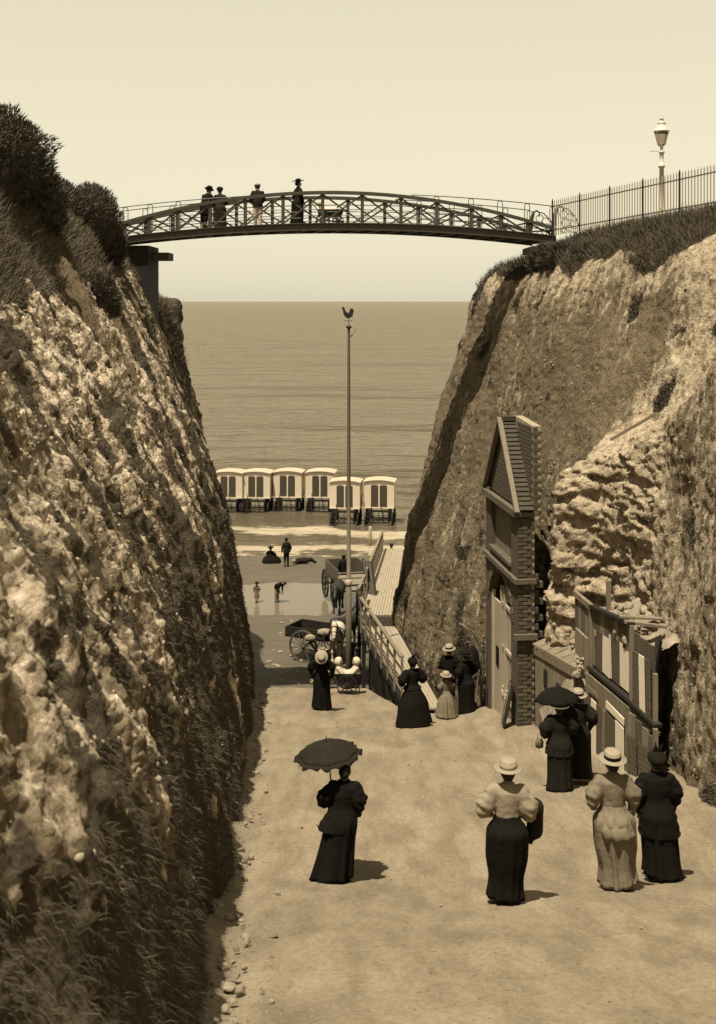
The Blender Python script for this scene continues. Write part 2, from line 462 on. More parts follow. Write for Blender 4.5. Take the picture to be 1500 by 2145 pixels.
rib = perlin(al / 1.3, Z / 4.5, 3.3, 11) * 0.75 + 0.5 * perlin(al / 0.5, Z / 2.0, 7.7, 12) + 0.5 * perlin(al/2.4, Z/6.0, 1.7, 13)
near = np.clip(1 - (Yy - 8) / 10, 0, 1)
a_h = np.interp(hv, [0, 1, 1.5, 2, 2.6, 3.2, 3.7, 4.0, 4.3, 7], [0.9, 0.66, 0.42, 0.22, 0.04, -0.08, -0.08, 0.30, 1.3, 1.6])
a_h = a_h - near * 0.12 * (hv < 3) + 0.30 * sstep(24, 38, Yy) * sstep(3.0, 2.2, hv)  # extra soil tone low on the far stretch also paints in its shade
soil_shadeL = sstep(-0.12, 0.30, -rib * 0.75 + a_h + 0.20 + 0.55 * fbm(X * 1.1, Yy * 1.1, Z * 0.9, 5, 21) + 0.25 * fbm(X * 5, Yy * 5, Z * 4, 2, 22))
w1, id1 = worley(X / 0.13, Yy / 0.13, Z / 0.24, 5)
w2, id2 = worley(X / 0.065, Yy / 0.065, Z / 0.09, 6)
chk = 1 - soil_shadeL
amp = sstep(0.2, 1.2, hv) * np.clip(6.0 - hv, 0.25, 1)
blk, idb = worley(X / 0.27 + 0.3 * rib, Yy / 0.27, Z / 0.60, 7)
ridge = 1 - np.abs(perlin(al / 0.55, Z / 0.9, 5.5, 33)) * 2
dL = amp * (0.14 * rib + 0.15 * fbm(X / 3.2, Yy / 3.2, Z / 3.2, 3, 31) + 0.05 * ridge + 0.10 * (1 - 0.45 * near) * (idb - 0.5)
            + (0.35 + 0.65 * chk) * (0.060 * (id1 - 0.5) + 0.030 * (id2 - 0.4) + 0.012 * (0.6 - w2))
            + 0.045 * fbm(X / 0.24, Yy / 0.24, Z / 0.30, 4, 41) + 0.07 * fbm(X / 0.8, Yy / 0.8, Z / 1.2, 3, 42))
PL = BL + NL * dL[..., None]
FL = grid_faces(*PL.shape[:2])
me = mesh_np('cliff', PL.reshape(-1, 3), FL)
def set_attr(me, nm, arr):
    a = me.attributes.new(nm, 'FLOAT', 'POINT'); a.data.foreach_set('value', np.asarray(arr, np.float32).ravel())
set_attr(me, 'soil', soil_shadeL)
set_attr(me, 'stain', np.clip(0.44 + 0.25 * sstep(38, 46, Yy) + 0.25 * fbm(X/1.3, Yy/1.3, Z/3, 3, 51) + 0.22*near, 0, 1))
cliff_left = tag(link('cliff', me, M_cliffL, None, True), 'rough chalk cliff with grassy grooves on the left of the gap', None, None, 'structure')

# ---- right cliff
stR = [
 # Y,     foot-below, foot, low, mid, ledge edge, ledge back, upper, rim, plateau near, plateau far
 [(4.6,-26,17),(4.8,-26,18),(5,-26,18.2),(5.4,-26,18.4),(5.8,-26,18.6),(6.4,-26,18.8),(7.0,-26,19),(8,-26,19.2),(10,-26,19.3),(40,-26,19.6)],
 [(5.4,-6,15),(5.5,-6,15.7),(5.7,-6,16.2),(5.9,-6,16.8),(6.2,-6,17.2),(6.9,-6,17.6),(7.8,-6,18.0),(8.6,-6,18.4),(11,-6,18.9),(40,-6,19.4)],
 [(5.5,8,10),(5.6,8,10.9),(6.0,8,12.6),(6.5,8,14.4),(7.0,8,15.8),(7.9,8,16.4),(8.8,8,17.3),(9.6,8,18.2),(12,8,18.6),(40,8,19.2)],
 [(5.35,17.5,7.2),(5.45,17.5,8.05),(5.9,17.5,10.6),(6.4,17.5,13.1),(6.95,17.5,15.2),(7.9,17.5,15.8),(8.8,17.5,17),(9.7,17.5,18.1),(12,17.5,18.5),(40,17.5,19)],
 [(5.7,21.5,6.4),(5.75,21.5,7.2),(5.95,21.5,9.8),(6.2,21.6,12.5),(6.6,21.8,14.7),(7.5,22.2,15.2),(8.5,22.4,16.6),(9.3,22.6,18.0),(12,23,18.5),(40,23,19)],
 [(5.85,24.3,5.8),(5.85,24.3,6.7),(5.8,24.5,9.0),(5.9,24.6,11.4),(6.1,24.8,13.1),(7.0,25.2,13.8),(8.0,25.6,15.6),(8.8,26.0,17.7),(11,26,18.3),(40,26,19)],
 [(5.3,25.9,5.4),(5.3,25.9,6.3),(5.25,26.0,8.6),(5.3,26.1,10.8),(5.4,26.3,12.5),(6.5,26.8,13.3),(7.6,27.2,15.3),(8.45,27.5,17.6),(10.5,28,18.3),(40,28,19)],
 [(4.3,26.4,5.2),(4.3,26.4,6.2),(4.35,26.5,8.2),(4.4,26.6,10.2),(4.55,26.8,12.0),(5.6,27.4,12.8),(6.9,28.0,15.0),(7.9,28.4,17.4),(9.8,29,18.3),(40,30,19)],
 [(4.25,28.0,5),(4.25,28.0,5.9),(4.35,28.2,7.8),(4.6,28.3,9.6),(4.95,28.4,11.2),(5.5,28.6,12.8),(6.55,29.2,15.0),(7.45,29.6,17.3),(9.2,30,18.3),(40,32,19)],
 [(3.55,30.8,3.6),(3.6,30.8,5.2),(3.8,30.8,7.2),(4.25,30.9,9.4),(4.85,31,11.3),(5.4,31.1,13.0),(6.2,31.3,15.2),(6.95,31.6,17.15),(8.7,32,18.2),(40,34,19)],
 [(2.35,34,1.8),(2.4,34,4.6),(2.85,34,6.6),(3.5,34,8.7),(4.2,34,10.6),(4.9,34,12.6),(5.6,34.1,14.9),(6.4,34.3,17.05),(8.0,35,18.2),(40,36,19)],
 [(1.85,40,1.4),(1.9,40,3.9),(2.35,40,6.0),(2.95,40,8.3),(3.6,40,10.4),(4.2,40,12.4),(4.9,40,14.7),(5.75,40.2,16.95),(7.4,41,18.0),(40,41,18.8)],
 [(1.2,45.8,0.9),(1.3,45.8,3.2),(1.7,46,5.7),(2.25,46,8.2),(2.8,46,10.2),(3.4,46.2,12.4),(4.1,46.2,14.8),(4.85,46.2,16.75),(7,46.4,17.4),(40,46,18.6)],
 [(1.9,48.6,0.6),(2.0,48.6,2.6),(2.5,48.6,5.5),(3.0,48.5,8),(3.6,48.4,10.2),(4.2,48.3,12.2),(4.9,48.2,14.6),(5.6,48.0,16.6),(7.5,47.9,17.2),(40,48,18.4)],
 [(6.5,51.5,0.2),(6.5,51.5,2),(6.8,51.4,5),(7.2,51.2,7.6),(7.6,51,10),(8,50.8,12),(8.6,50.4,14.2),(9.2,50,16.4),(11,49.6,17),(40,50,18.2)],
 [(24,56,0),(24,56,1.5),(24,55.8,4.6),(24.2,55.6,7.4),(24.4,55.4,9.8),(24.8,55,12),(25.2,54.6,14),(26,54,16.2),(28,53,17),(42,52,18.2)],
]
def densR(c): return 1.0 / np.clip(np.hypot(c[:, 0] - 5, c[:, 1]), 14, 40) * np.where(c[:, 1] < 15, 0.22, 1) * np.where(c[:, 1] > 49.5, 0.3, 1) * np.where((c[:, 1] > 23.5) & (c[:, 1] < 31), 2.2, 1)
BR, suR, vR = loft(stR, densR, 660, [6, 46, 52, 48, 34, 52, 54, 26, 8])
NR = grid_normals(BR)
if NR[500, 150, 0] > 0: NR = -NR
X, Yy, Z = BR[..., 0], BR[..., 1], BR[..., 2]
hv = vR[None, :] + 0 * X
al = Yy - 0.5 * X
rib = perlin(al / 1.6, Z / 5.0, 2.3, 61) + 0.5 * perlin(al / 0.6, Z / 2.6, 4.7, 62)
quarry = sstep(23.6, 24.8, Yy) * (1 - sstep(26.9, 27.6, Yy)) * (1 - sstep(4.0, 4.6, hv))
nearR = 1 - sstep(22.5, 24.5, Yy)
ivy = np.exp(-(((Yy - 26.6) / 1.5) ** 2 + ((Z - 15.6) / 1.5) ** 2)) + 0.9 * np.exp(-(((Yy - 24.0) / 2.2) ** 2 + ((Z - 14.4) / 0.7) ** 2))
a_h = np.interp(hv, [0, 1, 2, 4, 6.2, 6.8, 7.0, 7.25, 9], [0.25, 0.0, -0.18, -0.25, -0.2, -0.02, 0.25, 0.9, 1.2])
soilR = sstep(-0.1, 0.32, -rib * 0.30 + a_h - 0.4 * quarry + 0.10 * ivy + 0.50 * fbm(X * 0.8, Yy * 0.8, Z * 0.8, 4, 71) - 0.10 * nearR * sstep(3, 1, hv))
w1, id1 = worley(X / 0.22, Yy / 0.22, Z / 0.20, 15)
w2, id2 = worley(X / 0.13, Yy / 0.13, Z / 0.11, 16)
# bedded ledges on the quarried face
zz = Z / 0.30 + 0.9 * fbm(X / 1.1, Yy / 1.1, Z / 1.2, 4, 81)
strat = (zz - np.floor(zz)); strat = np.where(strat < 0.82, strat / 0.82, (1 - strat) / 0.18)
wq, idq = worley(X / 0.75 + 0.3 * rib, Yy / 0.75, Z / 0.26 + 0.25 * X, 17)
wq2, idq2 = worley(X / 0.30, Yy / 0.30, Z / 0.13 + 0.25 * X, 18)
qk = 0.25 + 0.75 * sstep(-0.15, 0.15, fbm(X / 1.5, Yy / 1.5, Z / 1.5, 3, 83) + 0.35 - 0.16 * np.abs(Z - 10.2))
panel = sstep(28.2, 29.0, Yy) * (1 - sstep(31.5, 32.5, Yy)) * sstep(4.6, 5.2, hv)
amp = sstep(0.2, 1.2, hv) * np.clip(8.2 - hv, 0.1, 1)
dR = amp * (0.09 * rib * (1 - 0.6 * quarry) + 0.24 * fbm(X / 3.0, Yy / 3.0, Z / 3.0, 3, 91)
            + quarry * qk * (0.30 * (idq - 0.5) + 0.11 * (idq2 - 0.5))
            + (1 - 0.45 * panel) * (0.042 * (id1 - 0.5) + 0.028 * (id2 - 0.4) + 0.012 * (0.6 - w2))
            + 0.038 * fbm(X / 0.26, Yy / 0.26, Z / 0.22, 4, 101) + 0.05 * fbm(X / 0.9, Yy / 0.9, Z / 0.9, 3, 102))
PR = BR + NR * dR[..., None]
me = mesh_np('cliff', PR.reshape(-1, 3), grid_faces(*PR.shape[:2])[:, ::-1])
set_attr(me, 'soil', soilR)
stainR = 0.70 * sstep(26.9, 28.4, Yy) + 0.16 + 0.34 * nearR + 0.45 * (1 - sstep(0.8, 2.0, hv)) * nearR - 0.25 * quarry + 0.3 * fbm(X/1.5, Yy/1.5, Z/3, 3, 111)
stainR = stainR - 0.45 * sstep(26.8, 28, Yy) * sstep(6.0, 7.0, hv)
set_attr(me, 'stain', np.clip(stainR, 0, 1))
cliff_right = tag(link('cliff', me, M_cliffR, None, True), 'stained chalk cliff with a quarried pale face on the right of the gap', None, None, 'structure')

# ---- ramp (path) down the gap, ending in a lip above the beach
lipX = [-7, 0.25, 1.08, 1.45, 2.2, 8]; lipY = [36.5, 36.3, 32.2, 31.1, 31.0, 31.0]
nx, ny = 150, 420
xs = np.concatenate([np.linspace(-7, 6.4, nx), [9]]); nx = len(xs)
t = np.linspace(0, 1, ny) ** 0.8
lip = np.interp(xs, lipX, lipY)
XX = np.repeat(xs[:, None], ny, 1); YY = -28 + (lip[:, None] + 28) * t[None, :]
lipn = 0.12 * perlin(xs / 0.6, 0.3, 0.7, 3)
YY[:, -12:] += lipn[:, None] * np.linspace(0, 1, 12)[None, :]
ZZ = np.interp(YY, GY, GZ) + 0.045 * fbm(XX / 1.3, YY / 3.5, 0.5, 3, 5) + 0.008 * fbm(XX / 0.30, YY / 0.5, 1.5, 3, 6)
# trodden channel against the left foot
footL = np.interp(YY, [8, 15, 20, 27, 36], [-1.2, -1.8, -2.05, -2.5, -3.2])
ZZ += -0.05 * np.exp(-((XX - footL - 0.35) / 0.16) ** 2) + 0.10 * sstep(0.25, -0.3, XX - footL)
footR = np.interp(YY, [15, 18.2, 21.7, 27, 31], [5.5, 5.4, 5.5, 3.8, 3.2])
ZZ += 0.22 * sstep(-1.2, 0.4, XX - footR)
for off_, dep in ((0.9, .035), (2.25, .035), (3.0, .025)):      # wheel ruts
    ZZ -= dep * np.exp(-((XX - footL - off_ - 0.12 * np.sin(YY / 3.1 + off_)) / 0.10) ** 2) * (0.5 + 0.5 * perlin(XX * 0.2, YY / 1.7, off_, 55))
ZZ[:, -6:] -= 0.10 * np.linspace(0, 1, 6)[None, :] ** 2
G = np.stack([XX, YY, ZZ], 2)
low = G[:, -1:, :].copy(); low[..., 2] = 0.6; low[..., 1] -= 0.35
mid_ = G[:, -1:, :].copy(); mid_[..., 2] -= 0.9; mid_[..., 1] -= 0.1
G = np.concatenate([G, mid_, low], 1)
def mat_path():
    m = bpy.data.materials.new('trodden_chalk_path'); m.use_nodes = True
    n = m.node_tree.nodes; l = m.node_tree.links; b = n['Principled BSDF']
    b.inputs['Roughness'].default_value = 0.95; b.inputs['Specular IOR Level'].default_value = 0.1
    tc = n.new('ShaderNodeTexCoord')
    def noise(sc, det, st=(1, 1, 1), ro=0.6):
        mp = n.new('ShaderNodeMapping'); mp.inputs['Scale'].default_value = st; mp.inputs['Rotation'].default_value = (0, 0, 0.25)
        z = n.new('ShaderNodeTexNoise'); z.inputs['Scale'].default_value = sc; z.inputs['Detail'].default_value = det; z.inputs['Roughness'].default_value = ro
        l.new(tc.outputs['Object'], mp.inputs[0]); l.new(mp.outputs[0], z.inputs['Vector']); return z.outputs['Fac']
    def ramp(f, st):
        r = n.new('ShaderNodeValToRGB'); cr = r.color_ramp
        for i, (p, c) in enumerate(st):
            e = cr.elements[i] if i < 2 else cr.elements.new(p)
            e.position = p; e.color = c
        l.new(f, r.inputs[0]); return r.outputs[0]
    def mixm(a, c, f=1.0, mode='MULTIPLY'):
        x = n.new('ShaderNodeMix'); x.data_type = 'RGBA'; x.blend_type = mode; x.inputs[0].default_value = f
        l.new(a, x.inputs[6]); l.new(c, x.inputs[7]); return x.outputs[2]
    base = ramp(noise(0.7, 8, (1, 1.0, 1)), [(0.3, sep(0.255)), (0.7, sep(0.315))])
    fine = ramp(noise(17, 10, (1, 0.8, 1), 0.78), [(0.32, (0.66, 0.64, 0.61, 1)), (0.60, (1.08, 1.08, 1.08, 1))])
    streak = ramp(noise(1.3, 8, (1.6, 0.8, 1)), [(0.34, (0.92, 0.91, 0.90, 1)), (0.62, (1.05, 1.05, 1.05, 1))])
    spk = ramp(noise(26, 4, (1, 0.7, 1), 0.5), [(0.29, (0.50, 0.47, 0.43, 1)), (0.37, (1, 1, 1, 1))])
    track = ramp(noise(2.4, 6, (1.1, 0.10, 1), 0.6), [(0.38, (0.80, 0.79, 0.77, 1)), (0.58, (1.05, 1.05, 1.05, 1))])
    l.new(mixm(mixm(mixm(mixm(base, fine), streak), spk), track), b.inputs['Base Color'])
    bp = n.new('ShaderNodeBump'); bp.inputs['Strength'].default_value = 0.40; bp.inputs['Distance'].default_value = 0.02
    l.new(noise(12, 8, (1, 1, 1), 0.7), bp.inputs['Height']); l.new(bp.outputs[0], b.inputs['Normal'])
    return m
M_path = mat_path()
me = mesh_np('path', G.reshape(-1, 3), grid_faces(*G.shape[:2]))
path = tag(link('path', me, M_path, None, True), 'steep trodden path of pale chalk running down to the beach', None, None, 'structure')

# ---- beach
ys = np.concatenate([np.linspace(28, 80, 260), np.linspace(81, 140, 20)])
xs = np.concatenate([np.linspace(-60, -13, 24), np.linspace(-12, 10, 200), np.linspace(11, 60, 24)])
XX, YY = np.meshgrid(xs, ys, indexing='ij')
ZZ = np.interp(YY, BY, BZ) + 0.06 * fbm(XX / 2.2, YY / 1.6, 0.2, 3, 7) + 0.025 * fbm(XX / 0.4, YY / 0.5, 0.9, 3, 8)
pool = sstep(0.9, 1.15, 1 - (((XX + 3.6) / 4.2) ** 2 + ((YY - 61.6) / 4.4) ** 2) + 1 + 0.5 * fbm(XX / 1.5, YY / 1.5, 0.4, 3, 9) - 0.15)
ZZ -= 0.10 * pool
M_sand = mk('wet_sand', 0.13, 0.08, 0.9, 0.75, 0.6, 6, stretch=(1, 2.2, 1), spec=0.3)
me = mesh_np('beach', np.stack([XX, YY, ZZ], 2).reshape(-1, 3), grid_faces(*XX.shape))
beach = tag(link('beach', me, M_sand, None, True), 'dark wet sand beach at the foot of the gap', None, None, 'structure')

# ---- tide pool, a sheet of still water in a hollow of the sand
def mat_water(name, base, rough, bump, bs, foam=False):
    m = bpy.data.materials.new(name); m.use_nodes = True
    n = m.node_tree.nodes; l = m.node_tree.links; b = n['Principled BSDF']
    b.inputs['Roughness'].default_value = rough; b.inputs['Specular IOR Level'].default_value = 0.30 if foam else 0.4
    b.inputs['Specular Tint'].default_value = (1.0, 0.84, 0.60, 1)
    tc = n.new('ShaderNodeTexCoord')
    def noise(sc, det, st, ro=0.6):
        mp = n.new('ShaderNodeMapping'); mp.inputs['Scale'].default_value = st; mp.inputs['Rotation'].default_value = (0, 0, 0.06)
        z = n.new('ShaderNodeTexNoise'); z.inputs['Scale'].default_value = sc; z.inputs['Detail'].default_value = det; z.inputs['Roughness'].default_value = ro
        l.new(tc.outputs['Object'], mp.inputs[0]); l.new(mp.outputs[0], z.inputs['Vector']); return z.outputs['Fac']
    r = n.new('ShaderNodeValToRGB'); e = r.color_ramp.elements
    e[0].position = 0.35; e[0].color = sep(base * 0.93); e[1].position = 0.65; e[1].color = sep(base * 1.06)
    l.new(noise(0.05, 8, (0.35, 1.0, 1)), r.inputs[0])
    colr = r.outputs[0]
    bp = n.new('ShaderNodeBump'); bp.inputs['Strength'].default_value = bump; bp.inputs['Distance'].default_value = 8.0 if foam else 0.2
    add = n.new('ShaderNodeMath'); add.operation = 'ADD'
    l.new(noise(0.03 if foam else bs, 9, (0.38, 1, 1), 0.56), add.inputs[0])
    sc = n.new('ShaderNodeMath'); sc.operation = 'MULTIPLY'; sc.inputs[1].default_value = 0.12
    l.new(noise(0.16 if foam else bs * 0.22, 5, (0.3, 1, 1)), sc.inputs[0]); l.new(sc.outputs[0], add.inputs[1])
    l.new(add.outputs[0], bp.inputs['Height']); l.new(bp.outputs[0], b.inputs['Normal'])
    if foam:
        a = n.new('ShaderNodeAttribute'); a.attribute_name = 'foam'
        f2 = n.new('ShaderNodeMath'); f2.operation = 'ADD'; l.new(a.outputs['Fac'], f2.inputs[0])
        nz = n.new('ShaderNodeMath'); nz.operation = 'MULTIPLY_ADD'; nz.inputs[1].default_value = 2.6; nz.inputs[2].default_value = -1.35
        l.new(noise(0.9, 10, (0.4, 1, 1), 0.75), nz.inputs[0]); l.new(nz.outputs[0], f2.inputs[1])
        mr = n.new('ShaderNodeMapRange'); mr.interpolation_type = 'SMOOTHSTEP'; mr.inputs[1].default_value = 0.42; mr.inputs[2].default_value = 0.75
        l.new(f2.outputs[0], mr.inputs[0])
        mx = n.new('ShaderNodeMix'); mx.data_type = 'RGBA'; l.new(mr.outputs[0], mx.inputs[0]); l.new(colr, mx.inputs[6]); mx.inputs[7].default_value = sep(0.42)
        colr = mx.outputs[2]
        rr = n.new('ShaderNodeMapRange'); rr.inputs[3].default_value = rough; rr.inputs[4].default_value = 0.9
        l.new(mr.outputs[0], rr.inputs[0]); l.new(rr.outputs[0], b.inputs['Roughness'])
    l.new(colr, b.inputs['Base Color'])
    if foam:
        # wind-roughened sea: the waves hide one another, so the mirror share stays well below that of flat water
        b.inputs['Specular IOR Level'].default_value = 0.05; b.inputs['Roughness'].default_value = 0.9
        for k_ in list(b.inputs['Roughness'].links): m.node_tree.links.remove(k_)
        gl = n.new('ShaderNodeBsdfGlossy'); gl.inputs['Roughness'].default_value = 0.25; gl.inputs['Color'].default_value = (1.0, 0.90, 0.72, 1)
        l.new(bp.outputs[0], gl.inputs['Normal'])
        fr = n.new('ShaderNodeFresnel'); fr.inputs['IOR'].default_value = 1.33; l.new(bp.outputs[0], fr.inputs['Normal'])
        mr2 = n.new('ShaderNodeMapRange'); mr2.inputs[1].default_value = 0.08; mr2.inputs[2].default_value = 0.55; mr2.inputs[3].default_value = 0.0; mr2.inputs[4].default_value = 0.46
        l.new(fr.outputs[0], mr2.inputs[0])
        ms = n.new('ShaderNodeMixShader'); l.new(mr2.outputs[0], ms.inputs[0]); l.new(b.outputs[0], ms.inputs[1]); l.new(gl.outputs[0], ms.inputs[2])
        l.new(ms.outputs[0], n['Material Output'].inputs['Surface'])
    return m
M_pool = mat_water('still_water', 0.17, 0.16, 0.04, 2.5)
th = np.linspace(0, 2 * math.pi, 120, endpoint=False)
# flat sheet wider than the hollow; the sand around it rises through
MBp = MB(); cx, cy = -3.6, 61.6
rr_ = 1.0 + 0.10 * perlin(np.cos(th) * 2, np.sin(th) * 2, 0.3, 4)
poolz = 0.0
ring = [(cx + 5.2 * rr_[i] * math.cos(a), cy + 3.7 * rr_[i] * math.sin(a)) for i, a in enumerate(th)]
poolV = [(x, y, bz(y) + 0.004 + (0.0)) for x, y in ring] + [(cx, cy, bz(cy))]
zp = bz(58.4) - 0.01
# the hollow is levelled here: sink the sand of the shore side under one level sheet
MBp.add([(x, y, 0.60 + 0.0) for x, y in ring] + [(cx, cy, 0.60)], [(i, (i + 1) % 120, 120) for i in range(120)])
tidepool = tag(MBp.build('tide_pool', M_pool), 'shallow sheet of still water lying on the sand', None, None, 'structure')
co = np.empty(len(beach.data.vertices) * 3, np.float32); beach.data.vertices.foreach_get('co', co); co = co.reshape(-1, 3)
ins = ((co[:, 0] - cx) / 5.0) ** 2 + ((co[:, 1] - cy) / 3.5) ** 2
k = sstep(1.35, 0.85, ins + 0.25 * fbm(co[:, 0] / 1.2, co[:, 1] / 1.2, 0.1, 3, 19))
co[:, 2] = co[:, 2] * (1 - k) + k * np.minimum(co[:, 2], 0.55)
far_side = (co[:, 1] > cy) & (co[:, 1] < 67.5) & (np.abs(co[:, 0] - cx) < 7)
co[:, 2] = np.where(far_side & (ins > 1.0), np.maximum(co[:, 2], 0.615 + 0.04 * fbm(co[:, 0], co[:, 1], 0.3, 2, 3)), co[:, 2])
beach.data.vertices.foreach_set('co', co.ravel()); beach.data.update()

# ---- sea
yv = np.concatenate([np.linspace(68, 110, 150), 110 * (30000 / 110) ** np.linspace(0.01, 1, 170)])
xv = np.concatenate([-np.geomspace(30, 30000, 40)[::-1], np.linspace(-28, 28, 110), np.geomspace(30, 30000, 40)])
XX, YY = np.meshgrid(xv, yv, indexing='ij')
fade = sstep(700, 90, YY)
ZZ = fade * (0.10 * np.sin(YY * 0.85 + 1.6 * fbm(XX / 9, YY / 7, 0.2, 2, 23)) * sstep(72, 80, YY) + 0.10 * fbm(XX / 5, YY / 1.8, 0.6, 3, 24))
foam = (1.0 * np.exp(-((YY - 82.0 - 2.4 * perlin(XX / 6, 0.3, 0.3, 25) + 0.07 * XX) / 1.1) ** 2)
        + 0.85 * np.exp(-((YY - 77.2 - 2.6 * perlin(XX / 5, 0.8, 0.3, 26)) / 1.0) ** 2)
        + 0.62 * np.exp(-((YY - 74.2 - 1.0 * perlin(XX / 4, 0.2, 0.9, 27)) / 1.1) ** 2)
        + 0.34 * np.exp(-((YY - 78) / 4.5) ** 2))
M_sea = mat_water('sea_water', 0.082, 0.22, 1.0, 0.42, True)
me = mesh_np('sea', np.stack([XX, YY, ZZ], 2).reshape(-1, 3), grid_faces(*XX.shape))
set_attr(me, 'foam', foam)
sea = tag(link('sea', me, M_sea, None, True), 'choppy sea reaching to the horizon', None, None, 'structure')

# ================================================================ vegetation on the cliffs (real blades)
def scatter(PG, NG, mask, n, seed):
    g = np.random.default_rng(seed)
    du = PG[1:, :-1] - PG[:-1, :-1]; dv = PG[:-1, 1:] - PG[:-1, :-1]
    area = np.linalg.norm(np.cross(du, dv), axis=2)
    w = (area * mask[:-1, :-1]).ravel(); c = np.cumsum(w); c /= c[-1]
    id_ = np.searchsorted(c, g.random(n)); i = id_ // (PG.shape[1] - 1); j = id_ % (PG.shape[1] - 1)
    a = g.random((n, 1)); b = g.random((n, 1))
    P = PG[i, j] + du[i, j] * a + dv[i, j] * b
    return P, NG[i, j], i, j
def grass(name, PG, NG, mask, n, L0, L1, W, droop, up, mat, label, seed, wscale=None):
    P, N, i, j = scatter(PG, NG, mask, n, seed)
    g = np.random.default_rng(seed + 1)
    D = N * 0.7 + np.array([0, 0, 1.0]) * up + g.normal(size=P.shape) * 0.33
    D /= np.linalg.norm(D, axis=1)[:, None]
    dist = np.clip(P[:, 1], 6, 50)
    Ln = g.uniform(L0, L1, n); Wd = W * (0.35 + dist / 30.0)
    V, F = blades(P - N * 0.02, D, Ln, Wd, droop, seed)
    o = link(name, mesh_np(name, V, F), mat)
    return tag(o, label, 'grass', None, 'stuff')
vis = lambda Pg, a, b: ((Pg[..., 1] > a) & (Pg[..., 1] < b)).astype(float)
hvL = vL[None, :] + 0 * soil_shadeL
wdist = 1.0 / np.clip(PL[..., 1], 6, 60) ** 1.2
grass('hanging_grass', PL, NL, soil_shadeL ** 2 * vis(PL, 4, 48) * (hvL > 0.9) * (hvL < 4.1) * np.interp(hvL, [1, 1.5, 2.1, 4], [1.2, 0.7, 0.22, 0.25]) * wdist, 56000, 0.05, 0.17, 0.008, 0.9, -0.35, M_grass_d,
      'matted dry grass hanging in the grooves of the left cliff', 301)
grass('bank_grass', PL, NL, soil_shadeL * vis(PL, 6, 46) * (hvL >= 3.9) * (hvL < 5.6) * wdist, 52000, 0.12, 0.36, 0.012, 0.35, 0.8, M_grass,
      'long dry grass on the bank above the left cliff', 303)
hvR = vR[None, :] + 0 * soilR
wdist = 1.0 / np.clip(PR[..., 1], 14, 60) ** 1.2
grass('rim_grass', PR, NR, soilR * vis(PR, 16, 47) * (hvR >= 6.75) * (hvR < 8.15) * wdist, 60000, 0.14, 0.42, 0.012, 0.4, 0.7, M_grass_d,
      'dark overhanging grass along the rim of the right cliff', 305)
grass('ivy_cover', PR, NR, soilR ** 2 * vis(PR, 16, 47) * (hvR > 1.0) * (hvR < 6.8) * wdist, 26000, 0.04, 0.11, 0.018, 0.5, 0.1, M_leaf,
      'patches of ivy and weeds clinging to the right cliff', 307)

def shrub(label, lobes, seed, n, L0, L1, group=None, nm='clifftop_shrub'):
    base = lobes[0][0]
    o = thing(nm, label, 'shrub', (base[0], base[1], base[2] - lobes[0][1][2] * 1.0), 0, group)
    g = np.random.default_rng(seed)
    Vs = []; Fs = []; off = 0
    tot = sum(l[1][0] * l[1][2] for l in lobes)
    for (c, r) in lobes:
        k = int(1.5 * n * r[0] * r[2] / tot)
        d = g.normal(size=(k, 3)); d /= np.linalg.norm(d, axis=1)[:, None]
        rad = 1.0 + 0.17 * fbm(d[:, 0] * 3 + c[0], d[:, 1] * 3 + c[1], d[:, 2] * 3, 3, seed) - 0.28 * g.random(k) ** 2
        P = np.array(c) + d * rad[:, None] * np.array(r)
        D = d * 0.8 + np.array([0, 0, 0.55]) + g.normal(size=(k, 3)) * 0.4; D /= np.linalg.norm(D, axis=1)[:, None]
        V, F = blades(P, D, g.uniform(L0, L1, k), g.uniform(0.014, 0.034, k), 0.1, seed)
        Vs.append(V); Fs.append(F + off); off += len(V)
        # dense twig mass inside so that the crown is not hollow
        th = np.linspace(0, 2*math.pi, 28, endpoint=False); ph = np.linspace(-1.5, 1.5, 14)
        T, Pp = np.meshgrid(th, ph, indexing='ij')
        dd = np.stack([np.cos(T)*np.cos(Pp), np.sin(T)*np.cos(Pp), np.sin(Pp)], 2)
        rr = 0.84 + 0.17 * fbm(dd[..., 0]*3 + c[0], dd[..., 1]*3 + c[1], dd[..., 2]*3, 3, seed)
        V2 = (np.array(c) + dd * rr[..., None] * np.array(r)).reshape(-1, 3)
        i, j = np.meshgrid(np.arange(28), np.arange(13), indexing='ij'); i = i.ravel(); j = j.ravel()
        q0 = i*14+j; q1 = ((i+1) % 28)*14+j
        F2 = np.concatenate([np.stack([q0, q1, q1+1], 1), np.stack([q0, q1+1, q0+1], 1)])
        Vs.append(V2); Fs.append(F2 + off); off += len(V2)
    V = np.concatenate(Vs) - np.array(o.matrix_basis.translation)
    link('crown', mesh_np('crown', V, np.concatenate(Fs)), M_leaf, o)
    mb = MB()
    for q in range(5):
        a = g.uniform(0, 6.28); rx = lobes[0][1][0]
        mb.tube([(0.1*math.cos(a), 0.1*math.sin(a), -0.3), (0.3*rx*math.cos(a), 0.3*rx*math.sin(a), 0.5), (0.7*rx*math.cos(a), 0.7*rx*math.sin(a), 1.2)], [0.05, 0.035, 0.015], 6)
    mb.build('trunk', M_stem, o, True)
    return o
shrub('big rounded furze bush highest on the left cliff top', [((-6.95, 22.0, 18.45), (1.30, 1.5, 1.15)), ((-7.6, 22.6, 19.0), (1.1, 1.3, 0.75)), ((-6.3, 23.2, 17.9), (0.6, 1.2, 0.7))], 401, 26000, 0.05, 0.15)
shrub('dark rounded bush beside the left end of the footbridge', [((-7.75, 34.5, 18.2), (0.85, 1.5, 1.15)), ((-8.4, 33.0, 18.3), (0.85, 1.3, 1.05)), ((-7.55, 35.6, 17.6), (0.6, 1.0, 0.75))], 402, 24000, 0.05, 0.15)
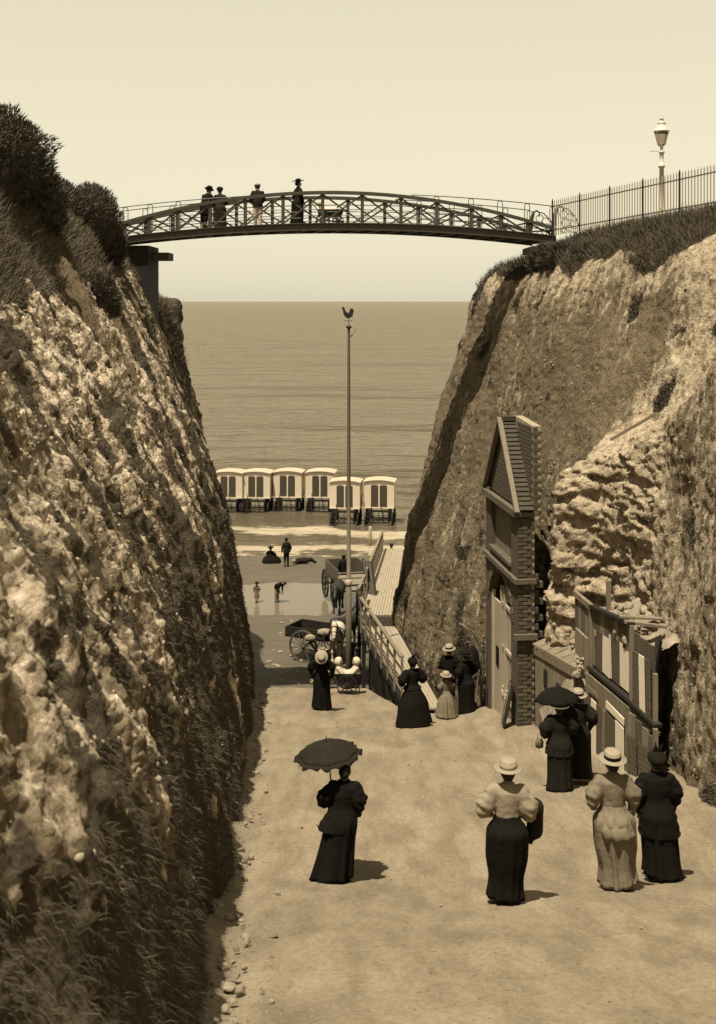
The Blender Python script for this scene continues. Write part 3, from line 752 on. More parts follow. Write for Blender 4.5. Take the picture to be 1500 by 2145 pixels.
shrub('low dark scrub trailing down the upper left cliff', [((-5.95, 27.6, 15.9), (0.35, 1.0, 0.75)), ((-6.25, 29.6, 15.5), (0.3, 0.8, 0.9)), ((-6.2, 32.2, 14.6), (0.3, 0.7, 0.75))], 403, 12000, 0.06, 0.16)
shrub('small clump of scrub on the left cliff below the bush', [((-6.45, 35.0, 14.4), (0.3, 0.7, 0.85))], 404, 5000, 0.06, 0.16)
shrub('dark scrub under the right end of the footbridge', [((6.6, 38.2, 17.25), (0.75, 1.5, 0.55)), ((6.2, 39.4, 17.3), (0.55, 0.9, 0.5)), ((7.1, 36.2, 17.2), (0.6, 1.3, 0.5))], 405, 16000, 0.08, 0.24)
shrub('dark tuft of scrub overhanging the rim of the right cliff', [((7.75, 31.6, 17.45), (0.5, 0.8, 0.45)), ((7.25, 32.8, 17.2), (0.4, 0.7, 0.45))], 406, 9000, 0.07, 0.2)

# ================================================================ chalk lumps and rubble (pieces of the setting)
rocks = []
for q in range(10):
    me_ = rock_mesh('chalk_lump', 50 + q); me_.materials.append(M_chalklump); rocks.append(me_)
rocks_d = []
for q in range(5):
    me_ = rock_mesh('stone', 80 + q); me_.materials.append(M_flint); rocks_d.append(me_)
g = np.random.default_rng(77)
def rocks_on(name, parent, PG, NG, mask, n, s0, s1, seed, meshes, sink=0.35):
    P, N, i, j = scatter(PG, NG, mask, n, seed)
    for q in range(n):
        s = s0 + (s1 - s0) * g.random() ** 2.2
        e = Matrix.Rotation(g.uniform(0, 6.3), 4, 'Z') @ Matrix.Rotation(g.uniform(0, 6.3), 4, 'X')
        S = Matrix.Diagonal((s, s * g.uniform(0.7, 1.2), s * g.uniform(0.6, 1.3), 1))
        inst(name, meshes[q % len(meshes)], parent, Matrix.Translation(Vector(P[q] - N[q] * s * sink)) @ S @ e)
mL = (1 - soil_shadeL) * vis(PL, 6.5, 40) * (hvL > 1.1) * (hvL < 3.95) / np.clip(PL[..., 1], 6, 60) ** 1.6
rocks_on('chalk_lump', cliff_left, PL, NL, mL, 90, 0.02, 0.07, 501, rocks, 0.55)
# many smaller nodules, one part
def rock_stuff(name, parent, PG, NG, mask, n, s0, s1, seed, mat, label):
    P, N, i, j = scatter(PG, NG, mask, n, seed)
    gg = np.random.default_rng(seed)
    base = [rock_mesh('t', 900 + q, 1) for q in range(4)]
    Bv = []; Bf = None
    for b_ in base:
        v = np.empty(len(b_.vertices) * 3, np.float32); b_.vertices.foreach_get('co', v); Bv.append(v.reshape(-1, 3))
        f = np.empty(len(b_.polygons) * 3, np.int32); b_.polygons.foreach_get('vertices', f); Bf = f.reshape(-1, 3)
        bpy.data.meshes.remove(b_)
    Bv = np.stack(Bv)
    kind = gg.integers(0, 4, n)
    s = (s0 + (s1 - s0) * gg.random(n) ** 2)[:, None, None] * gg.uniform(0.65, 1.25, (n, 1, 3))
    a = gg.uniform(0, 6.28, n); ca, sa = np.cos(a), np.sin(a)
    V = Bv[kind]
    V = np.stack([V[..., 0] * ca[:, None] - V[..., 2] * sa[:, None], V[..., 1], V[..., 0] * sa[:, None] + V[..., 2] * ca[:, None]], 2)
    V = V * s + (P - N * s[:, 0] * 0.25)[:, None, :]
    nv = Bv.shape[1]
    F = (Bf[None] + (np.arange(n) * nv)[:, None, None]).reshape(-1, 3)
    o = link(name, mesh_np(name, V.reshape(-1, 3), F), mat, parent)
    return tag(o, label, None, None, 'stuff')
rock_stuff('chalk_nodules', cliff_left, PL, NL, (0.12 + 1 - soil_shadeL) * vis(PL, 6, 46) * (hvL > 1.0) * (hvL < 4.0) * sstep(5, 16, PL[..., 1]) / np.clip(PL[..., 1], 6, 60), 13000, 0.008, 0.036, 601, M_chalklump, 'small chalk nodules studding the cliff')
rock_stuff('chalk_nodules', cliff_right, PR, NR, (0.05 + 1 - soilR) * vis(PR, 16, 47) * (hvR > 1.0) * (hvR < 6.9), 5200, 0.012, 0.06, 602, M_flint, 'small stones studding the cliff')
mR = vis(PR, 24.2, 27.4) * (hvR > 1.2) * (hvR < 3.9)
rocks_on('chalk_block', cliff_right, PR, NR, mR, 16, 0.05, 0.13, 503, rocks, 0.5)
Gn = np.zeros_like(G); Gn[..., 2] = 1
gm = (0.11 + 1.6 * np.exp(-((G[..., 0] - np.interp(G[..., 1], [8, 15, 20, 27, 36], [-1.0, -1.6, -1.85, -2.3, -3.0])) / 0.35) ** 2) + 0.5 * np.exp(-((G[..., 0] - np.interp(G[..., 1], [15, 18.2, 21.7, 27, 31], [5.4, 5.3, 5.2, 3.7, 3.1])) / 0.3) ** 2)) * ((G[..., 1] > 8) & (G[..., 1] < 36) & (G[..., 2] > 4.0)) / np.clip(G[..., 1], 8, 40)
rock_stuff('grit', path, G, Gn, gm, 6000, 0.005, 0.024, 603, M_flint, 'loose chalk grit lying on the path')
# rubble along the foot of the left cliff, lying on the path
for q in range(200):
    Y = 8.5 + 27 * g.random() ** 1.3
    x = float(np.interp(Y, [8, 15, 20, 27, 36], [-1.15, -1.75, -2.0, -2.45, -3.15])) + abs(g.normal(0, 0.22)) + 0.04
    s = 0.012 + 0.06 * g.random() ** 3
    inst('stone', (rocks if q % 3 else rocks_d)[q % 5], path, Matrix.Translation((x, Y, gz(Y) + s * 0.15)) @ Matrix.Rotation(g.uniform(0, 6), 4, 'Z') @ Matrix.Diagonal((s, s * g.uniform(0.7, 1.4), s * 0.6, 1)) @ Matrix.Rotation(g.uniform(0, 6), 4, 'X'))
for q in range(170):                                   # scattered bits over the path
    Y = 9 + 26 * g.random(); x = g.uniform(-1.6 - 0.04 * Y, 5.2 - 0.05 * Y); s = 0.008 + 0.02 * g.random() ** 2
    inst('stone', (rocks_d if q % 2 else rocks)[q % 5], path, Matrix.Translation((x, Y, gz(Y) + s * 0.3)) @ Matrix.Diagonal((s, s, s * 0.6, 1)) @ Matrix.Rotation(g.uniform(0, 6), 4, 'Z'))
for q in range(45):                                   # pale stones on the beach by the ramp
    Y = g.uniform(45, 57); x = g.uniform(-4.5, 0.0); s = g.uniform(0.03, 0.12)
    inst('stone', rocks[q % 10], beach, Matrix.Translation((x, Y, bz(Y) + s * 0.2)) @ Matrix.Diagonal((s * 1.5, s, s * 0.5, 1)) @ Matrix.Rotation(g.uniform(0, 6), 4, 'Z'))
# ================================================================ FOOTBRIDGE
KB = 40.0 / FPX
Vp = [262, 314, 373, 441, 514, 593, 676, 759, 840, 915, 987, 1048, 1105, 1158]
def zb(px): return 18.37 - 0.45 * ((px - 717) / 455.0) ** 2
def zt(px): return 19.68 - 1.16 * ((px - 690) / 460.0) ** 2
def bx(px): return (px - 750) * KB
bridge = thing('footbridge', 'arched iron lattice footbridge spanning the gap between both cliffs', 'footbridge', (0, 41, 18.0))
def strip(mb, pxs, zf, y0, y1, z_lo, z_hi, dx=0):
    V = []; F = []
    for p in pxs:
        x = bx(p) + dx; z = zf(p)
        V += [(x, y0, z + z_lo), (x, y1, z + z_lo), (x, y1, z + z_hi), (x, y0, z + z_hi)]
    for i in range(len(pxs) - 1):
        a = i * 4; b = a + 4
        for k in range(4): F.append((a + k, a + (k + 1) % 4, b + (k + 1) % 4, b + k))
    F.append((0, 3, 2, 1)); e = (len(pxs) - 1) * 4; F.append((e, e + 1, e + 2, e + 3))
    return mb.add(V, F)
PXS = np.linspace(236, 1164, 48)
def wb(mb, name, mat, par=bridge): return mb.build(name, mat, par, world=True)
for (Y, dx, lab) in ((40.0, 0.0, 'near'), (42.0, -0.5, 'far')):
    wb(strip(MB(), PXS, zt, Y - 0.09, Y + 0.09, -0.11, 0.0, dx), 'top_chord', M_iron)
    wb(strip(strip(strip(MB(), PXS, zb, Y - 0.02, Y + 0.02, 0.035, 0.215, dx), PXS, zb, Y - 0.10, Y + 0.10, 0.0, 0.035, dx), PXS, zb, Y - 0.08, Y + 0.08, 0.215, 0.245, dx), 'plate_girder', M_iron)
    inn = Y + (0.07 if Y < 41 else -0.07)
    for i, p in enumerate(Vp):
        x = bx(p) + dx
        wb(MB().box((x - 0.055, Y - 0.05, zb(p) + 0.246), (x + 0.055, Y + 0.05, zt(p) - 0.111)), 'vertical', M_iron)
        if i < len(Vp) - 1:
            q = Vp[i + 1]
            for (a, b, s) in ((zb(p) + 0.27, zt(q) - 0.13, -0.028), (zt(p) - 0.13, zb(q) + 0.27, 0.028)):
                if b - a > 0 or True:
                    wb(MB().bar((bx(p) + dx + 0.03, Y + s, a), (bx(q) + dx - 0.03, Y + s, b), 0.03, 0.055, (0, 0, 1)), 'diagonal', M_iron)
    for h in (0.42, 0.62, 0.84):                       # thin guard rails inside the lattice
        ok = [p for p in PXS if zt(p) - zb(p) - 0.14 > h]
        wb(MB().tube([(bx(p) + dx, inn, zb(p) + h) for p in ok], 0.014, 5), 'guard_rail', M_iron)
    for lo, hi in ((228, 520), (862, 1158)):           # slim handrail on hoops where the lattice runs shallow
        pp = np.linspace(lo, hi, 16)
        wb(MB().tube([(bx(p) + dx, inn, zb(p) + 1.23) for p in pp], 0.018, 6), 'handrail', M_iron)
    for p in Vp:
        top = zb(p) + 1.22
        if top > zt(p) + 0.06:
            x = bx(p) + dx; w = 0.085
            arc = [(x - w, inn, zb(p) + 0.3)] + [(x - w * math.cos(t), inn, top - w + w * math.sin(t)) for t in np.linspace(0, math.pi, 7)] + [(x + w, inn, zb(p) + 0.3)]
            wb(MB().tube(arc, 0.014, 5), 'hoop', M_iron)
    # scrolled wing at the right end, and its match at the left
    for sgn, xe in ((1, bx(1162) + dx), (-1, bx(238) + dx)):
        z0 = zb(1158) + 0.2
        mb = MB()
        mb.tube([(xe + sgn * u, Y, z0 + v) for u, v in ((-0.22, 0.15), (-0.12, 0.22), (-0.02, 0.42), (0.02, 0.75), (0.10, 0.98), (0.2, 1.02), (0.3, 0.95), (0.27, 0.8))], [0.03, 0.06, 0.09, 0.075, 0.05, 0.035, 0.03, 0.02], 7)
        mb.tube([(xe + sgn * u, Y, z0 + v) for u, v in ((0.2, 1.0), (0.45, 0.92), (0.68, 0.68), (0.82, 0.35), (0.88, -0.05))], 0.022, 6)
        for u, v, r in ((0.30, 0.75, 0.13), (0.50, 0.66, 0.11), (0.36, 0.47, 0.13), (0.62, 0.44, 0.10), (0.48, 0.28, 0.10), (0.70, 0.22, 0.08), (0.30, 0.22, 0.09), (0.60, 0.08, 0.08), (0.76, 0.02, 0.06)):
            mb.tube([(xe + sgn * (u + r * math.cos(t)), Y, z0 + v + r * math.sin(t)) for t in np.linspace(0, 5.6, 12)], 0.015, 5)
        wb(mb, 'scrollwork', M_iron)
# deck: cross planks carried on cross beams
wb(strip(MB(), PXS, zb, 40.11, 41.89, 0.11, 0.17, -0.25), 'deck', M_timber_m)
for p in np.linspace(250, 1150, 24):
    x = bx(p)
    wb(MB().bar((x, 40.02, zb(p) + 0.05), (x - 0.5, 41.98, zb(p) + 0.05), 0.08, 0.11), 'cross_beam', M_iron)

def masonry(name, label, lo, hi, mat, cat='abutment', cap=None):
    c = ((lo[0] + hi[0]) / 2, (lo[1] + hi[1]) / 2, lo[2])
    o = thing(name, label, cat, c)
    MB().box(lo, hi).build('pier', mat, o, world=True)
    if cap: MB().box(*cap).build('bearing_stone', M_stone, o, world=True)
    return o
masonry('bridge_abutment', 'dark abutment carrying the left end of the footbridge', (-8.6, 40.15, 14.6), (-7.05, 42.2, 17.86), M_timber_d, 'abutment', ((-7.15, 41.0, 17.40), (-6.52, 42.15, 17.66)))
masonry('bridge_abutment', 'small stone abutment under the right end of the footbridge', (5.95, 39.85, 15.8), (7.6, 42.0, 17.60), M_timber_d, 'abutment', ((5.80, 39.75, 17.61), (6.5, 42.1, 17.82)))

# ================================================================ RAILINGS AND LAMP ON THE RIGHT CLIFF TOP
M_picket = mk('pale_iron_paint', 0.50, 0.38, 6, 0.6)
fence = thing('iron_railing', 'slender iron railing along the right cliff top', 'railing', (7.0, 38.0, 18.1))
fa = Vector((6.5, 39.9, 0)); fb = Vector((9.9, 29.2, 0)); fl = (fb - fa).length; fd = (fb - fa) / fl
def fz(t): return 18.12 + 0.25 * t / fl
pk = MB().box((-0.014, -0.014, 0.05), (0.014, 0.014, 1.2)).add([(-0.011,-0.011,1.2),(0.011,-0.011,1.2),(0.011,0.011,1.2),(-0.011,0.011,1.2),(0,0,1.26)], [(0,1,4),(1,2,4),(2,3,4),(3,0,4)]).mesh('picket')
pk.materials.append(M_picket)
po = MB().box((-0.024, -0.024, -0.4), (0.024, 0.024, 1.22)).add([(-0.024,-0.024,1.22),(0.024,-0.024,1.22),(0.024,0.024,1.22),(-0.024,0.024,1.22),(0,0,1.32)], [(0,1,4),(1,2,4),(2,3,4),(3,0,4)]).mesh('post')
po.materials.append(M_iron2)
inv = fence.matrix_basis.inverted()
t = 0.0; k = 0
while t < fl:
    p = fa + fd * t; p.z = fz(t)
    inst('post' if k % 13 == 0 else 'picket', po if k % 13 == 0 else pk, fence, inv @ Matrix.Translation(p))
    t += 0.146; k += 1
for h in (0.24, 1.03):
    MB().bar(fa + Vector((0, 0, fz(0) + h)), fb + Vector((0, 0, fz(fl) + h)), 0.012, 0.035).build('rail', M_iron2, fence, world=True)

lp = at(1386, 480, 34.0)
lamp = thing('lamp_post', 'pale gas lamp post behind the cliff top railing', 'lamp', (lp.x, 34.0, 18.15))
zz0 = lambda py: CAMZ - (py - 630) * 34.0 / FPX - 18.15
MB().lathe([(0.13, -0.3), (0.13, 0.35), (0.09, 0.42), (0.075, 0.5), (0.062, zz0(352)), (0.10, zz0(350)), (0.10, zz0(346)), (0.06, zz0(344)), (0.06, zz0(322)), (0.085, zz0(320)), (0.085, zz0(317)), (0.045, zz0(315)), (0.045, zz0(306))], 14).build('column', M_cream, lamp, True)
MB().bar((-0.35, 0, zz0(317)), (0.02, 0, zz0(317)), 0.025, 0.025).build('ladder_bar', M_cream, lamp)
zb0, zt0 = zz0(303), zz0(277); rb, rt = 0.12, 0.22
mb = MB()
for i in range(4):
    a = math.pi / 4 + i * math.pi / 2; b = a + math.pi / 2
    mb.tube([(0, 0, zz0(309)), (rb * math.cos(a), rb * math.sin(a), zb0), (rt * math.cos(a), rt * math.sin(a), zt0)], 0.012, 5)
    mb.bar((rb * math.cos(a), rb * math.sin(a), zb0), (rb * math.cos(b), rb * math.sin(b), zb0), 0.02, 0.02)
    mb.bar((rt * math.cos(a), rt * math.sin(a), zt0), (rt * math.cos(b), rt * math.sin(b), zt0), 0.04, 0.03)
mb.build('lantern_frame', M_frame, lamp)
m = bpy.data.materials.new('lantern_glass'); m.use_nodes = True
b_ = m.node_tree.nodes['Principled BSDF']; b_.inputs['Base Color'].default_value = sep(0.75); b_.inputs['Roughness'].default_value = 0.15
b_.inputs['Transmission Weight'].default_value = 0.85; b_.inputs['IOR'].default_value = 1.1; M_lglass = m
for i in range(4):
    a = math.pi / 4 + i * math.pi / 2; b = a + math.pi / 2; r0, r1 = rb * 0.97, rt * 0.97
    MB().add([(r0*math.cos(a), r0*math.sin(a), zb0 + .012), (r0*math.cos(b), r0*math.sin(b), zb0 + .012), (r1*math.cos(b), r1*math.sin(b), zt0 - .012), (r1*math.cos(a), r1*math.sin(a), zt0 - .012)], [(0, 1, 2, 3)]).build('pane', M_lglass, lamp)
MB().lathe([(0.235, zt0 + 0.02), (0.21, zt0 + 0.05), (0.15, zt0 + 0.17), (0.11, zz0(260)), (0.12, zz0(259)), (0.12, zz0(257)), (0.06, zz0(255)), (0.055, zz0(250)), (0.075, zz0(249)), (0.03, zz0(247)), (0.022, zz0(244)), (0.03, zz0(242)), (0.004, zz0(239))], 12).build('lantern_roof', M_cream, lamp, True)

# ================================================================ GABLED BRICK BUILDING
A = Vector((3.64, 27.2, 0)); Bc = Vector((3.27, 30.5, 0)); LW = (Bc - A).length
ex = (A - Bc) / LW
bldg = thing('gabled_brick_building', 'narrow gabled brick building set into the right cliff beside the path', 'building', (Bc.x, Bc.y, 0), math.atan2(ex.y, ex.x))
# local x: 0 far corner .. LW near corner; local y: into the cliff; z absolute
EAVE, APEX, STR, CAPZ = 11.20, 13.06, 9.62, 8.35
T = 0.30
x0d, x1d, zs = 0.42, LW - 0.62, 8.55
xc = (x0d + x1d) / 2; ra = (x1d - x0d) / 2; rh = 0.85
arch = [(xc + ra * math.cos(t), zs + rh * math.sin(t)) for t in np.linspace(math.pi, 0, 22)]
MB().prism([(0.0, 4.4), (x0d, 4.4)] + arch + [(x1d, 5.3), (LW, 5.3), (LW, STR), (0.0, STR)], 0.0, T).build('lower_wall', M_brick, bldg)
mbw = MB()
px0, px1, pz0, pz1 = 0.55, LW - 0.62, STR + 0.28, EAVE - 0.15
mbw.box((0, 0, STR), (px0, T, EAVE)).box((px1, 0, STR), (LW, T, EAVE)).box((px0, 0, STR), (px1, T, pz0)).box((px0, 0, pz1), (px1, T, EAVE))
mbw.build('upper_wall', M_brick, bldg)
MB().box((px0, 0.12, pz0), (px1, 0.2, pz1)).build('sign_board', M_timber, bldg)
for q in range(3):                                    # raised mouldings round the board
    pass
MB().box((px0 - 0.03, -0.05, pz0 - 0.09), (px1 + 0.03, 0.11, pz0 - 0.003)).build('sill', M_stone, bldg)
MB().prism([(0.06, EAVE + 0.003), (LW - 0.06, EAVE + 0.003), (LW / 2, APEX - 0.06)], 0.08, T - 0.02).build('gable', M_brick, bldg)
nb_ = 15                                              # weatherboards / brick courses filling the gable
for q in range(nb_):
    z0_ = EAVE + 0.06 + q * (APEX - EAVE - 0.2) / nb_; z1_ = z0_ + (APEX - EAVE - 0.2) / nb_ * 0.84
    f0 = (APEX - z0_) / (APEX - EAVE); f1 = (APEX - z1_) / (APEX - EAVE)
    MB().prism([(LW/2 - LW/2*f0 + .12, z0_), (LW/2 + LW/2*f0 - .12, z0_), (LW/2 + LW/2*f1 - .12, z1_), (LW/2 - LW/2*f1 + .12, z1_)], 0.055, 0.079).build('gable_course', M_brick, bldg)
for sx in (0, 1):                                     # barge boards
    xe = -0.10 if sx == 0 else LW + 0.10
    MB().bar((xe, -0.04, EAVE - 0.02), (LW / 2, -0.04, APEX + 0.10), 0.09, 0.11, (0, 1, 0)).build('barge_board', M_rail, bldg)
MB().box((-0.08, -0.11, EAVE - 0.12), (LW + 0.08, 0.001, EAVE + 0.03)).build('cornice', M_stone, bldg)
MB().box((LW + 0.001, -0.11, EAVE - 0.12), (LW + 0.08, 0.45, EAVE - 0.02)).build('cornice', M_stone, bldg)
MB().box((-0.05, -0.09, STR - 0.07), (LW + 0.001, -0.001, STR + 0.04)).build('string_course', M_stone, bldg)
MB().box((LW + 0.002, -0.09, STR - 0.07), (LW + 0.09, 0.42, STR + 0.04)).build('string_course', M_stone, bldg)
for q in range(2):
    MB().box((LW + 0.001 - q * (LW + .06) , -0.10, CAPZ - 0.06), (LW + 0.12 - q * (LW + .12), 0.44 if q == 0 else 0.28, CAPZ + 0.06)).build('impost', M_stone, bldg)
# near side wall (seen from the ramp) with real bricks; core behind the mortar
DW = 0.39
MB().box((LW - T, T, 4.6), (LW, DW, EAVE - 0.13)).build('side_wall', M_mortar, bldg)
bme = MB().box((-0.012, -0.105, -0.031), (0.012, 0.105, 0.031)).mesh('brick')
bme.materials.append(M_brick)
bme2 = MB().box((-0.012, -0.048, -0.031), (0.012, 0.048, 0.031)).mesh('brick'); M_brick2 = mk('dark_brick', 0.105, 0.06, 7, 0.9, 0.4, 50); bme2.materials.append(M_brick2)
bme3 = MB().box((-0.012, -0.105, -0.031), (0.012, 0.105, 0.031)).mesh('brick'); M_brick3 = mk('pale_brick', 0.18, 0.11, 7, 0.9, 0.4, 50); bme3.materials.append(M_brick3)
rg = random.Random(3)
z = 5.75; row = 0
while z < EAVE - 0.16:
    if abs(z - STR) > 0.11 and abs(z - CAPZ) > 0.1:
        off = 0.0 if row % 2 == 0 else 0.11
        y = 0.11 - off * 1.0
        while y < DW - 0.03:
            half = y < 0.05 or y + 0.105 > DW
            yy = max(y, 0.05) if not half else (0.05 if y < 0.05 else DW - 0.05)
            mm = bme2 if half else rg.choice((bme, bme3))
            inst('brick', mm, bldg, Matrix.Translation((LW + 0.004 + rg.uniform(-.003, .003), yy, z)))
            y += 0.222
    z += 0.0905; row += 1
# roof behind the gable: near slope in tile courses, brick parapet at the back
RD = 0.345
slope = Vector((LW / 2 + 0.10, 0, -(APEX - EAVE + 0.06))); nc = 20
for side in (1, -1):
    MB().prism([(LW/2 + side * (LW/2 + .06), EAVE + 0.0), (LW/2, APEX - 0.02), (LW/2, EAVE + .0)], T + 0.001, RD - 0.002).build('roof', M_tile, bldg)
    for q in range(nc):
        f0 = q / nc; f1 = (q + 1.12) / nc
        a = Vector((LW/2 + side * (LW/2 + .10) * f0, 0.03, APEX + 0.05 - (APEX - EAVE + 0.02) * f0)); b = Vector((LW/2 + side * (LW/2 + .10) * min(f1, 1.03), 0.03, APEX + 0.015 - (APEX - EAVE + 0.02) * min(f1, 1.03) + 0.05))
        nrm = Vector((side * (APEX - EAVE), 0, LW / 2)).normalized() * 0.03
        V = []
        for yv_ in (0.03, RD):
            for p_ in (a, b, b + nrm, a + nrm * 0.2): V.append((p_.x, yv_, p_.z))
        MB().add(V, [(0,1,2,3),(7,6,5,4),(0,4,5,1),(1,5,6,2),(2,6,7,3),(3,7,4,0)]).build('tile_course', M_tile, bldg)
MB().box((LW/2 - 0.09, 0.0, APEX + 0.04), (LW/2 + 0.09, RD + .02, APEX + 0.15)).build('ridge_tile', M_tile, bldg)
# parapet wall at the back, stepped along the slope
steps = [(LW + 0.02, EAVE + 0.25), (LW - 0.45, EAVE + 0.75), (LW - 0.9, EAVE + 1.3), (LW - 1.3, EAVE + 1.85)]
MB().prism([(0.0, EAVE - 0.1), (LW + 0.03, EAVE - 0.1), (LW + 0.03, APEX + 0.08), (LW/2, APEX + 0.16), (0.0, APEX - 1.0)], RD + 0.003, RD + 0.19).build('back_parapet', M_mortar, bldg)
z = EAVE - 0.02; row = 0
bmy = MB().box((-0.105, -0.012, -0.031), (0.105, 0.012, 0.031)).mesh('brick'); bmy.materials.append(M_brick)
while z < APEX + 0.05:
    y = RD + 0.11 - (0.11 if row % 2 else 0)
    while y < RD + 0.20:
        yy = min(max(y, RD + 0.055), RD + 0.14)
        inst('brick', bme2 if abs(yy - y) > 0.01 else rg.choice((bme, bme3)), bldg, Matrix.Translation((LW + 0.034, yy, z)))
        y += 0.222
    x = LW + 0.03 - 0.11 - (0.11 if row % 2 else 0)
    while x > LW - 1.4:
        inst('brick', bmy, bldg, Matrix.Translation((x, RD - 0.004 + 0.0, z)))
        x -= 0.222
    z += 0.0905; row += 1
# door, window and boarding in the arch
yD = 0.10
for q in range(3):                                     # door leaf planks on the far side
    xa = x0d + 0.06 + q * 0.29
    MB().box((xa, yD, 5.25), (xa + 0.275, yD + 0.05, 8.55)).build('door_plank', M_frame, bldg)
for xa in (x0d, x0d + 0.96, xc + 0.15, x1d - 0.10):
    MB().box((xa, yD - 0.05, 5.2), (xa + 0.08, yD + 0.04, zs + (0.2 if xa < 1 else 0.5))).build('door_post', M_frame, bldg)
MB().box((x0d + 0.34, yD - 0.02, 6.95), (x0d + 0.62, yD - 0.002, 7.42)).build('notice', M_black2, bldg)
MB().box((x0d + 1.05, yD + 0.06, 5.4), (x1d, yD + 0.08, 9.2)).build('pane', M_glass, bldg)
for zz_ in (6.55, 7.55, 8.6):
    MB().box((x0d + 1.041, yD - 0.03, zz_), (x1d - 0.101, yD + 0.02, zz_ + 0.09)).build('window_rail', M_frame, bldg)
for q in range(4):
    xa = x0d + 1.16 + q * 0.24
    MB().box((xa, yD - 0.01, 6.641), (xa + 0.035, yD + 0.03, 8.599)).build('mullion', M_frame, bldg)
MB().box((x0d + 1.041, yD - 0.04, 6.42), (x1d - 0.101, yD + 0.05, 6.549)).build('window_sill', M_paint, bldg)
for q in range(4):
    xa = x0d + 1.05 + q * 0.285
    MB().box((xa, yD, 5.3), (xa + 0.275, yD + 0.04, 6.415)).build('lower_board', M_timber, bldg)
# arch reveal fanlight backing
MB().prism([(xc + ra * 1.02 * math.cos(t), zs + rh * 1.02 * math.sin(t)) for t in np.linspace(math.pi, 0, 16)], 0.2, 0.24).build('fanlight', M_timber_d, bldg)
# toothed quoins where the wall meets the chalk
for q in range(9):
    MB().box((LW - 0.25, DW + 0.001, 8.1 + q * 0.19), (LW - 0.02 - 0.05 * (q % 2), DW + 0.10 + 0.12 * (q % 2), 8.1 + q * 0.19 + 0.13)).build('toothing_brick', M_brick, bldg)

for q in range(17):                                   # ring of arch bricks
    t0_ = math.pi * (q + .08) / 17; t1_ = math.pi * (q + .92) / 17
    vo_ = [(xc + (ra + d_) * math.cos(t_), zs + (rh + d_) * math.sin(t_)) for t_, d_ in ((t0_, .01), (t1_, .01), (t1_, .19), (t0_, .19))]
    MB().prism(vo_, -0.022, 0.02).build('arch_brick', M_brick3 if q % 2 else M_brick, bldg)
# board leaning beside the door
bd = thing('leaning_board', 'dark board leaning against the brick building by its door', 'board', (3.42, 27.5, gz(27.5) + 0.2))
MB().bar((-0.08, 0.0, 0.0), (0.13, 0.0, 0.95), 0.03, 0.5, (0, 1, 0)).build('panel', M_timber_d, bd)
MB().bar((-0.115, -0.02, 0.02), (0.095, -0.02, 0.95), 0.02, 0.07, (0, 1, 0)).build('batten', M_timber, bd)

# ================================================================ LOW TIMBER SHED
def board_run(parent, a, b, z0f, z1f, n, mat, name='plank', th=0.03, gap=0.006, jit=0.0):
    a = Vector(a); b = Vector(b); d = b - a; Ln = d.length; d = d / Ln
    nrm = Vector((d.y, -d.x, 0))
    for q in range(n):
        t0 = q / n; t1 = (q + 1) / n
        p = a + d * (Ln * t0 + gap); r = a + d * (Ln * t1 - gap)
        o_ = nrm * rg.uniform(-0.006, 0.006)
        z0_, z1_ = z0f(t0), z1f((t0 + t1) / 2) + rg.uniform(-jit, jit)
        V = []
        for zz_ in (z0_, z1_):
            for c in (p - nrm * th / 2 + o_, r - nrm * th / 2 + o_, r + nrm * th / 2 + o_, p + nrm * th / 2 + o_): V.append((c.x, c.y, zz_))
        MB().add(V, [(0,3,2,1),(4,5,6,7),(0,1,5,4),(1,2,6,5),(2,3,7,6),(3,0,4,7)]).build(name, mat[q % len(mat)] if isinstance(mat, list) else mat, parent, world=True)
shed = thing('timber_shed', 'low plank shed between the brick building and the bill hoarding', 'shed', (4.2, 26.2, 6.2))
S0 = (4.02, 27.0, 0); S1 = (4.55, 24.9, 0)
board_run(shed, S0, S1, lambda t: 6.0 + 0.4 * t, lambda t: 8.02 + 0.1 * t, 11, [M_timber, M_rail, M_timber])
MB().bar((4.0, 27.0, 8.12), (4.53, 24.85, 8.26), 0.05, 0.22).build('fascia', M_rail, shed, world=True)
for q in range(6):
    y0_ = 26.95 - q * 0.35; x0_ = 4.02 + q * 0.0885
    MB().bar((x0_ - 0.03, y0_, 8.20 + 0.014 * q), (x0_ + 0.95, y0_ + 0.12, 8.60), 0.33, 0.025).build('roof_board', M_timber, shed, world=True)
MB().box((4.30, 25.55, 7.3), (4.345, 25.95, 7.75)).build('hatch', M_timber_d, shed, world=True)
MB().box((4.12, 26.3, 7.45), (4.165, 26.55, 7.85)).build('hatch', M_timber_d, shed, world=True)
MB().box((4.53, 24.72, 6.6), (5.4, 24.78, 7.95)).build('end_wall', M_timber_d, shed, world=True)

# ================================================================ BILL HOARDING
hoard = thing('bill_hoarding', 'tall timber hoarding pasted with strips of printed bills', 'hoarding', (5.0, 23.5, 6.8))
H0 = (4.72, 25.9); H1 = (4.84, 24.6); H2 = (5.14, 22.3); H3 = (5.34, 21.5)
top = lambda t: 9.68 + 0.26 * t
# far return
board_run(hoard, (*H0, 0), (*H1, 0), lambda t: 6.3, lambda t: 9.55 + 0.05 * t, 5, [M_timber_m, M_timber])
MB().bar((H0[0] - .02, H0[1], 9.66), (H1[0] - .02, H1[1], 9.68), 0.08, 0.12).build('coping', M_timber, hoard, world=True)
MB().bar((4.67, 25.55, 8.6), (4.76, 24.75, 8.6), 0.05, 0.8).build('shutter', M_timber, hoard, world=True)
